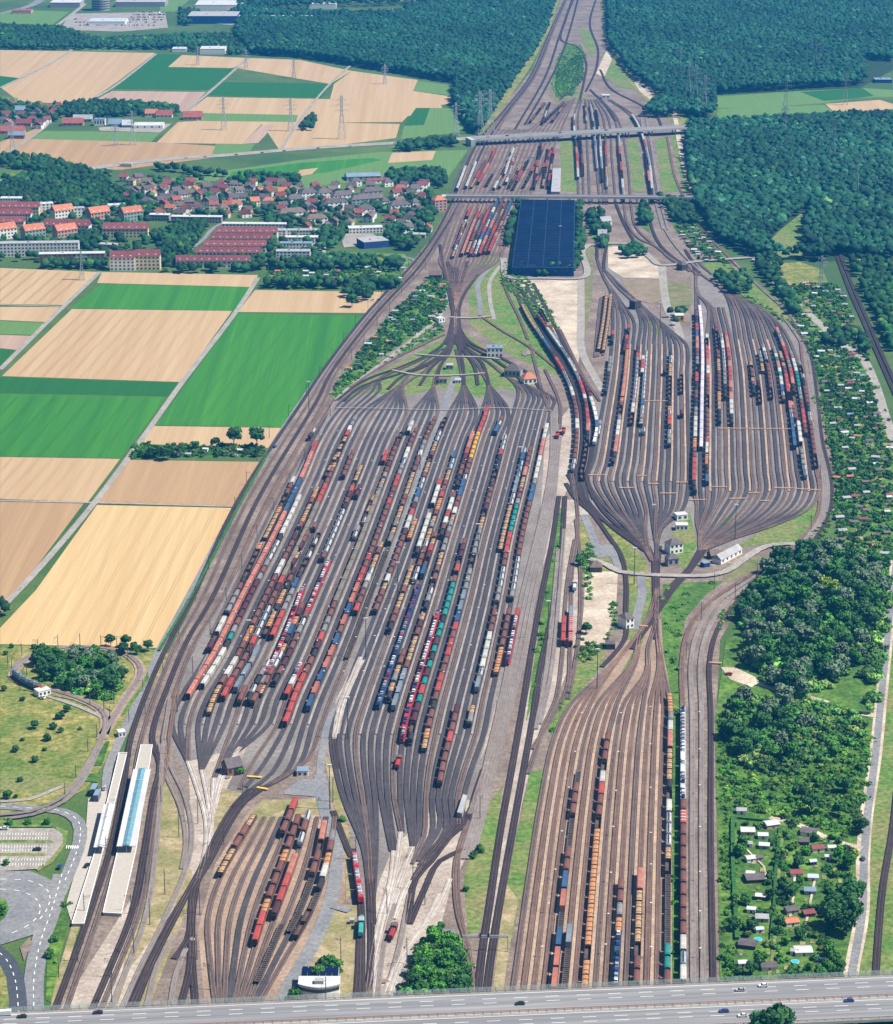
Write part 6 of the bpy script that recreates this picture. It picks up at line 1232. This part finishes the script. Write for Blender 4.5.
for pts, s, nm in (([(732.5,819),(733,870),(735,905),(737,941)], 1.2, 'hedge'), ([(780,829),(776,870),(774,910),(771,945)], 1.0, 'hedge'), ([(738,819),(755,821),(770,822)], 1.0, 'hedge'), ([(159,652),(200,582),(241,503),(268,455)], .9, 'hedge')):
    q = dense(pts, 3.0); mb = MB()
    for a, b in zip(q[:-1], q[1:]): mb.bar((*a, s*.8), (*b, s*.8+random.uniform(-.1,.1)), s*1.6+random.uniform(-.2,.2))
    tag(mb.build('hedge', LEAF['d']), {'(732.5, 819)': 'long dark hedge along the left side of the garden colony', '(780, 829)': 'hedge along the middle path of the garden colony', '(738, 819)': 'short hedge at the top of the garden colony', '(159, 652)': 'low hedge between wheat field path and main line'}[str(pts[0])], 'hedge')
# individual trees
GROVE = [(745,640),(738,618),(750,590),(770,570),(795,556),(825,550),(850,560),(885,572),(889,585),(880,610),(866,640),(862,660),(835,684),(800,700),(770,690),(762,676),(742,662)]
gp = scatter(GROVE, 12.0, .4); gp = gp[np.argsort(gp[:, 1])]
mass('undergrowth', np.vstack([scatter(GROVE, 6.0, keep=.9), scatter([(722,735),(732,705),(745,700),(770,704),(810,706),(850,712),(868,730),(850,750),(795,775),(745,770)], 5.5, keep=.75), scatter([(862,660),(880,612),(889,590),(893,600),(876,700),(868,720)], 5, keep=.5), scatter([(409,1000),(420,962),(430,945),(458,944),(466,970),(466,1002)], 4.5)]), 2.2, 4.2, 5.0, MASS6, .20, protos=PROTL)
for x, y in gp:
    px, py = PXY(x, y)
    k = 'y' if (818 < px < 862 and 580 < py < 602 and random.random() < .7) else ('s' if random.random() < (.50 if (px < 815 and py > 610) or px > 840 and py < 620 else .22) else random.choice('ddm'))
    w = {'y': 'yellow-green', 's': 'silvery grey-green', 'd': 'dark green', 'm': 'mid green'}[k]
    tree(px, py, random.uniform(.95, 1.6), k, f"{w} broad-crowned tree in the dense grove east of the curving main line", f"{w} trees of the dense grove")
for x, y in scatter([(722,735),(745,700),(770,706),(800,710),(812,745),(795,770),(745,760)], 14, .4, keep=.8): px, py = PXY(x, y); k = random.choice('dms'); tree(px, py, random.uniform(1.0, 1.5), k, f"{dict(d='dark green', m='mid green', s='silvery')[k]} tree in the thicket below the gravel lot", f"{dict(d='dark green', m='mid green', s='silvery')[k]} trees of the thicket below the gravel lot")
for x, y in scatter([(800,800),(860,790),(862,835),(830,838),(795,825)], 15, .4, keep=.7): px, py = PXY(x, y); tree(px, py, random.uniform(.9, 1.3), 'd', 'dark green tree in the bushes just above the garden colony', 'dark trees above the garden colony')
LOOP = [(34,672),(38,660),(60,655),(95,655),(118,664),(125,676),(120,688),(108,700),(92,700),(66,690),(44,682)]
mass('undergrowth', scatter(LOOP, 4.6), 2.0, 3.6, 4.2, MASS6, .12, protos=PROTL)
for x, y in scatter(LOOP, 9.4, .35): px, py = PXY(x, y); k = random.choice('dddms'); tree(px, py, random.uniform(.8, 1.1), k, f"{dict(d='dark green', m='mid green', s='grey-green')[k]} tree in the round copse inside the tram loop", f"{dict(d='dark green', m='mid green', s='grey-green')[k]} trees of the copse in the tram loop")
for x, y in scatter([(107,646),(130,644),(152,650),(150,658),(136,660),(116,652)], 9, .3): px, py = PXY(x, y); tree(px, py, random.uniform(.6, .85), 'd', 'low dark tree in the clump between tram loop and wheat field', 'low dark trees between tram loop and wheat field')
for x, y in scatter([(409,998),(420,962),(430,945),(458,944),(466,970),(466,1000)], 7.6, .35): px, py = PXY(x, y); tree(px, py, random.uniform(.75, 1.05), random.choice('mld'), 'bright green tree in the square copse just above the near bridge', 'trees of the square copse by the near bridge')
COL = [(838,905),(856,880),(860,900),(855,920),(848,940),(838,950),(828,935),(826,900)]
for x, y in scatter(COL, 9.5, .35): px, py = PXY(x, y); tree(px, py, random.uniform(1.0, 1.5), 'd', 'tall dark tree in the group at the right side of the garden colony', 'tall dark trees of the garden colony')
gt = [(738,858),(742,848),(772,845),(798,868),(805,855),(838,862),(790,900),(782,890),(770,900),(752,930),(760,915),(776,935),(786,945),(780,925),(800,940),(815,960),(829,957),(840,968),(826,972),(760,965),(752,975),(738,975),(730,968),(742,985),(800,978),(812,980),(820,978),(792,976),(734,900),(733,930),(725,960),(846,863),(850,870),(842,868),(795,890),(800,885),(815,842),(768,885),(745,905)]
for i, (x, y) in enumerate(gt): tree(x, y, random.uniform(.45, .8), random.choice('dmdl'), 'small garden tree between the huts of the near garden colony', 'small trees between the garden huts')
for i, (x, y, s, k, lb) in enumerate([(234,446,1.5,'d','left one of two tall dark trees beside the garden strip'),(257,447,1.6,'d','right one of two tall dark trees beside the garden strip'),(216,447,.9,'d','round dark tree left of the two tall ones'),(155,458,1.2,'d','dark bushy tree at the left end of the garden strip'),(168,460,1.3,'d','second dark bushy tree of the garden strip'),
      (180,457,.9,'d','third dark tree of the garden strip'),(196,452,.8,'m','smaller tree midway along the garden strip'),(142,457,.7,'m','small bush-like tree at the strip end by the track'),(362,302,1.6,'d','large dark tree at the field corner by the main line'),(352,307,1.3,'d','second tree at the field corner by the main line'),
      (326,975,1.1,'m','green tree left of the rounded white office, taller'),(318,985,.9,'m','green tree left of the rounded white office, lower'),(336,978,.8,'m','green tree behind the rounded white office'),(294,1000,.7,'m','small tree at the corner of the near bridge, left'),(240,774,.7,'l','bright shrub tree beside the small brick hut'),
      (425,948,.7,'l','small shrub tree left of the square copse, upper'),(418,958,.6,'l','small shrub tree left of the square copse, lower'),(342,822,.45,'l','low shrub beside the service road'),(474,858,.55,'m','round shrub on the grass right of the pale switches'),(480,853,.5,'m','second round shrub on the grass right of the pale switches'),
      (466,891,.4,'m','small shrub on the right grass strip, lower'),(441,928,.45,'m','small shrub by the grey service yard'),(775,1046,1.9,'d','dark tree in front of the near bridge'),(763,1049,1.7,'d','second dark tree in front of the near bridge'),(586,634,.9,'d','round dark bush tree left of the sandy strip'),(580,566,.8,'m','bush tree beside the dark brown hut'),
      (8,799,.6,'d','young tree on the verge, leftmost'),(28,825,.45,'m','young street tree by the tram stop, middle'),(10,825,.45,'m','young street tree by the tram stop, left'),(47,825,.45,'m','young street tree by the tram stop, right'),(54,942,.5,'m','small tree on the bank below the forecourt, upper'),(50,958,.55,'m','small tree on the bank below the forecourt, lower'),
      (2,915,.6,'m','green tree on the roundabout at the picture edge'),(6,866,.4,'m','small tree in the car park'),(20,782,.4,'d','dark shrub in the meadow near the path'),(16,798,.35,'m','shrub near the bare patch of the meadow'),
      (16,752,.55,'d','dark shrub in the dry meadow, lower left'),(35,729,.6,'d','dark round shrub in the dry meadow, upper'),(35,762,.55,'d','dark shrub in the middle of the dry meadow'),(48,741,.6,'d','dark shrub right of centre in the meadow'),(53,729,.55,'d','dark shrub near the tram shelter'),(61,719,.65,'d','dark shrub below the tram loop curve'),(61,733,.4,'d','low shrub below the tram loop curve'),
      (67,712,.55,'d','dark shrub closest to the tram loop path'),(23,701,.4,'d','shrub left of the tram loop'),(4,691,.45,'d','shrub at the left edge beside the tram loop'),(12,648,.4,'d','shrub at the wheat field corner'),(6,655,.4,'d','shrub just below the wheat field'),(34,649,.45,'d','shrub on the meadow top right of the corner'),(23,741,.35,'m','little shrub in the dry meadow, left'),(45,751,.35,'m','little shrub in the dry meadow, centre'),(80,730,.3,'m','little shrub on the meadow near the tram track')]):
    tree(x, y, s, k, lb)
print('TREES', NTREE[0])
from collections import Counter
print(Counter(o.get('group') for o in bpy.data.objects if o.get('category') == 'tree').most_common(20))
# garden huts
HUTM = {}
def hut_meshes(w, rc, wc):
    k = (w, rc, wc)
    if k not in HUTM:
        x = w/2; HUTM[k] = (MB().box(-x, x, 0, w*.8, -.1, 2.3).mesh('wall', WALLS[wc]), MB().prismx([(-.3,2.25),(w*.8+.3,2.25),(w*.8+.3,2.45),(w*.4,3.2),(-.3,2.45)], -x-.3, x+.3).mesh('roof', ROOFS[rc]), MB().box(-.45,.45,-.05,.02,0,1.9).mesh('door', WALLS['k']))
    return HUTM[k]
def hut(x, y, w, rc, wc, label, group=None, rz=None):
    p = P(x, y); o = empty('garden_hut', (p[0], p[1], 0), random.uniform(-.3, .3) if rz is None else rz); a = hut_meshes(w, rc, wc)
    for n_, me in zip(('wall', 'roof', 'door'), a): link(n_, me, o)
    return tag(o, label, 'garden hut', group)
for x, y, w, rc, wc, lb in HN: hut(x, y, w, rc, wc, lb)
cnt = 0
for poly, sp, kp, gname in ((GD[0], 17, .8, 'allotments east of the right yard'), (GD[1], 20, .6, 'allotments between main line and switch fan'), (GD[2], 17, .6, 'allotments south of the town'), (GD[3], 14, .9, 'small allotments below the slim bridge')):
    for x, y in scatter(poly, sp, .4, PATHS, kp):
        px, py = PXY(x, y); rc = random.choice('wgggssdddmobttt'); cnt += 1
        hut(px, py, random.choice([4,5,6]), rc, random.choice('wwekgp'), f"small garden hut with {dict(w='white', g='grey', s='silver', d='dark', m='maroon', o='orange', b='blue-grey', t='brown')[rc]} roof in the {gname}", f"{dict(w='white', g='grey', s='silver', d='dark', m='maroon', o='orange', b='blue-grey', t='brown')[rc]} roofed huts in the {gname}")
for i, (x, y) in enumerate([(176,456),(188,457),(205,452),(226,455),(240,453)]): hut(x, y, 4, 'wgwdw'[i], 'wewew'[i], f"garden hut, {ordw(i+1)} from left in the garden strip between the fields", 'huts of the garden strip')
print('HUTS', cnt+len(HN)+5)
POOL = mat('pool_water', (.03,.38,.55), rough=.1, spec=.5)
for x, y, lb in ((758,940.6,'round turquoise pool in the lower left garden plot'), (795,963,'small round pool beside the largest white hut')):
    p = P(x, y); o = empty('garden_pool', (p[0], p[1], 0)); MB().cyl(0,0,-.1,.9,2.0,2.0,16).build('rim', ROOFS['w'], o); MB().cyl(0,0,.9,.93,1.85,1.85,16).build('water', POOL, o); tag(o, lb, 'pool')

# ---------------------------------------------------------------- masts and pylons
POLE = mat('mast_steel', (.05,.065,.06), (.08,.10,.09), .5); LAMP = mat('lamp_head', (.6,.6,.6))
mp = MB().cyl(0,0,0,9.5,.24,.16,6).mesh('pole', POLE); ma = MB().bar((0,0,8.2),(3.2,0,8.7),.14).bar((0,0,7.0),(3.0,0,8.2),.1).bar((3,0,8.7),(3,0,6.2),.08).mesh('arm', POLE)
def mast(x, y, label, group, h=1.0, rz=0):
    p = P(x, y); o = empty('catenary_mast', (p[0], p[1], 0), rz); o.scale = (1, 1, h); link('pole', mp, o); link('arm', ma, o); return tag(o, label, 'mast', group)
mw = dense([(50,1000),(70,950),(88,905),(110,845),(124,790),(134,745),(160,680),(196,600),(240,500),(268,440),(304,400),(330,363),(367,312),(412,265),(434,238)], 1.0); me_ = dense([(106,1000),(118,955),(132,912),(150,850),(164,790),(172,730),(186,690),(216,624),(262,530),(300,470),(330,418),(345,372),(390,310),(428,266)], 1.0)
for q, w in ((mw, 'western'), (me_, 'eastern')):
    for k, i in enumerate(range(20, len(q), 62)): px, py = PXY(*q[i]); mast(px, py, f"dark catenary mast, {ordw(k+1)} from the near end of the {w} row along the main line", f"{w} row of catenary masts", 1.15, math.pi if w == 'eastern' else 0)
for i, (x, y) in enumerate([(78,962),(112,1004),(134,955),(146,885),(150,925),(165,895),(179,838),(198,824),(200,915),(210,990),(224,845),(197,960),(243,808),(318,990),(333,802),(341,965),(356,860),(407,965),(413,890),(425,905),(480,820),(387,915),(408,995),(326,1005)]):
    mast(x, y, f"lone dark mast by the switches, {ordw(i+1)} from the left at the yard foot", 'lone masts at the yard foot', 1.5, i)
for i, (x, y) in enumerate([(8,666),(12,670),(22,656),(38,651),(58,647),(80,645),(101,647),(117,648),(128,660),(143,692),(129,722),(110,718),(114,704),(90,706),(71,695),(55,680),(27,677),(88,752),(76,778),(65,796),(104,712),(97,738)]): mast(x, y, f"slender tram mast, {ordw(i+1)} of the ring round the tram loop", 'tram masts round the loop', .85, i)
for i, (x, y) in enumerate([(735,600),(701,620),(757,580),(811,530),(820,480),(686,660),(714,590)]): mast(x, y, f"dark mast beside the curved eastern main line, {ordw(i+1)} in the row", 'masts of the eastern main line', 1.3, i)
# tall lighting masts
lm = MB().cyl(0,0,0,26,.35,.18,6).mesh('pole', POLE); lh = MB().box(-1.4,1.4,-.3,.3,25.4,26.2).mesh('lamp_frame', LAMP)
for i, (x, y) in enumerate([(366,658),(348,740),(330,810),(309,412),(478,560),(548,640),(597,690),(634,585),(653,540),(708,470),(640,455),(602,255),(500,220),(560,250),(660,330),(735,540),(420,470),(250,660),(398,600),(520,480)]):
    p = P(x, y); o = empty('light_mast', (p[0], p[1], 0)); link('pole', lm, o); link('lamp_frame', lh, o); tag(o, f"tall thin floodlight mast, {ordw(i+1)} listed, standing between tracks" if False else f"tall thin floodlight mast standing between the tracks, {['lower left yard lane','foot of the yard lane','service road bend','upper west corner','east of the yard centre','east through tracks','lower grass bank','crossing road west','right yard foot','right yard middle','right yard west','sandy lot north','west of solar hall','front of solar hall','right yard top','curve at right yard foot','upper yard lane','left yard foot','yard lane middle','east edge of left yard'][i]}", 'light mast', 'floodlight masts')
yl = MB().cyl(0,0,0,5.5,.09,.07,5).mesh('pole', POLE); yh = MB().box(-.5,.5,-.35,.35,5.4,5.75).mesh('lamp_head', LAMP)
cnt = 0
for ys, n, x0, x1, gn in (([440,470,500,530,560,590,620,650,680], 9, None, None, 'left yard'),):
    for yy in ys:
        Lx = np.interp(yy, YL, [332,313,295.5,266.5,235,205,180,172]); Rx = np.interp(yy, YR, [551,544.5,536,522,512,500,491,484])
        for f in np.linspace(.04, .96, 15):
            x = Lx+(Rx-Lx)*f+random.uniform(-.6,.6); p = P(x, yy+random.uniform(-5,5)); o = empty('yard_lamp', (p[0], p[1], .6)); link('pole', yl, o); link('lamp_head', yh, o); cnt += 1; tag(o, 'short white-headed yard lamp between the tracks of the left yard', 'lamp', 'small lamps of the left yard')
for yy in (720,760,800,840,880,920,960):
    for x in (np.interp(yy, [700,985], [585,538]), np.interp(yy, [700,985], [622,604]), np.interp(yy, [700,985], [650,651]), np.interp(yy, [700,985], [699,700])): p = P(x, yy+random.uniform(-6,6)); o = empty('yard_lamp', (p[0], p[1], .6)); link('pole', yl, o); link('lamp_head', yh, o); tag(o, 'short white-headed yard lamp between the tracks of the lower yard', 'lamp', 'small lamps of the lower yard')
def pylon_mesh(h):
    m = MB(); wb, wm = h*.085, h*.022
    lv = [0, .18, .34, .48, .6, .7, .8, .9, 1.0]
    def wd(t): return wb+(wm-wb)*min(t/.62, 1)
    P4 = lambda t: [(s*wd(t), q*wd(t), t*h) for s, q in ((-1,-1),(1,-1),(1,1),(-1,1))]
    for a, b in zip(lv[:-1], lv[1:]):
        A_, B_ = P4(a), P4(b)
        for i in range(4): m.bar(A_[i], B_[i], .34); m.bar(A_[i], B_[(i+1) % 4], .2); m.bar(A_[(i+1) % 4], B_[i], .2)
    return m.mesh('tower', STEEL)
def arms_mesh(h):
    m = MB()
    for t, w in ((.66,.15),(.78,.21),(.9,.13)):
        for s in (-1, 1): m.bar((0,-.6,t*h), (s*w*h,0,t*h), .26); m.bar((0,.6,t*h), (s*w*h,0,t*h), .26); m.bar((0,0,t*h+h*.045), (s*w*h,0,t*h), .22); m.bar((s*w*h,0,t*h), (s*w*h,0,t*h-2.6), .2); m.bar((s*w*h*.55,0,t*h), (s*w*h*.55,0,t*h-2.6), .2)
    return m.mesh('cross_arms', STEEL)
PM = {h: (pylon_mesh(h), arms_mesh(h)) for h in (30, 45, 58)}
for x, y, h, r, lb in [(342,139,58,.3,'tall lattice pylon standing in the stubble field'),(224,130,45,.3,'lattice pylon at the left of the far stubble field'),(480,134,58,.4,'left one of the twin pylons in the wood edge by the tracks'),(490,132,58,.4,'right one of the twin pylons in the wood edge by the tracks'),(456,136,45,.4,'pylon left of the twin pylons'),(385,84,30,.4,'small pylon on the upper field by the wood'),
      (291,131,45,.3,'faint pylon right of the field pylon'),(133,145,45,.3,'faint pylon in front of the farm, right'),(116,146,30,.3,'faint pylon in front of the farm, left'),(13,155,45,.3,'pylon at the left edge below the hamlet'),(246,68,30,.3,'tiny pylon far in the fields, left'),(198,65,30,.3,'tiny pylon far in the fields, middle'),(294,78,30,.3,'tiny pylon far in the fields, right'),(82,280,30,.2,'green-grey mast at the field corner in front of the brick block'),
      (688,102,58,-.3,'pylon in the right wood, leftmost of the group'),(695,105,58,-.3,'pylon in the right wood, second of the group'),(704,116,58,-.3,'pylon in the right wood near the bridge end'),(785,118,58,-.2,'pylon rising by the clearing in the right wood'),(845,105,45,-.2,'pylon at the right end of the clearing'),(832,165,58,-.2,'pylon deep in the right wood, upper'),(855,200,58,-.2,'pylon deep in the right wood, lower'),(784,140,45,-.2,'pylon in the right wood below the clearing'),(679,75,45,-.2,'faint pylon in the far right wood'),(815,70,45,-.2,'faint pylon in the far right wood, right'),(821,285,30,.1,'pylon at the meadow by the right-hand railway')]:
    p = P(x, y); o = empty('pylon', (p[0], p[1], 0), r); link('tower', PM[h][0], o); link('cross_arms', PM[h][1], o); tag(o, lb, 'pylon', None)
# ---------------------------------------------------------------- haze
hz = MB().box(-5200, 5200, -700, 14000, -1.0, 640).build('haze', [])
hm = bpy.data.materials.new('haze'); hm.use_nodes = True; n = hm.node_tree; n.nodes.remove(n.nodes['Principled BSDF']); v = n.nodes.new('ShaderNodeVolumePrincipled')
v.inputs['Color'].default_value = (.03,.36,.95,1); v.inputs['Density'].default_value = .000058; v.inputs['Anisotropy'].default_value = .2
n.links.new(v.outputs[0], n.nodes['Material Output'].inputs['Volume']); hz.data.materials.append(hm); tag(hz, kind='stuff')

# pipe gantry over the two dark tracks near the bridge
a, b = P(463,952), P(508,953); o = empty('signal_gantry', (a[0], a[1], .5)); Lg = b[0]-a[0]
MB().bar((0,0,7.2),(Lg,0,7.2),.45).bar((0,0,8.1),(Lg,0,8.1),.3).build('beam', STEEL, o)
for x in (0, Lg): MB().cyl(x,0,0,8.2,.25,.25,6).build('post', STEEL, o)
for x in (8, 12): MB().box(x-.4,x+.4,-.3,.3,7.4,9.2).build('signal_head', FRAME, o)
tag(o, 'pale signal gantry over the two dark tracks just above the motorway bridge', 'gantry')
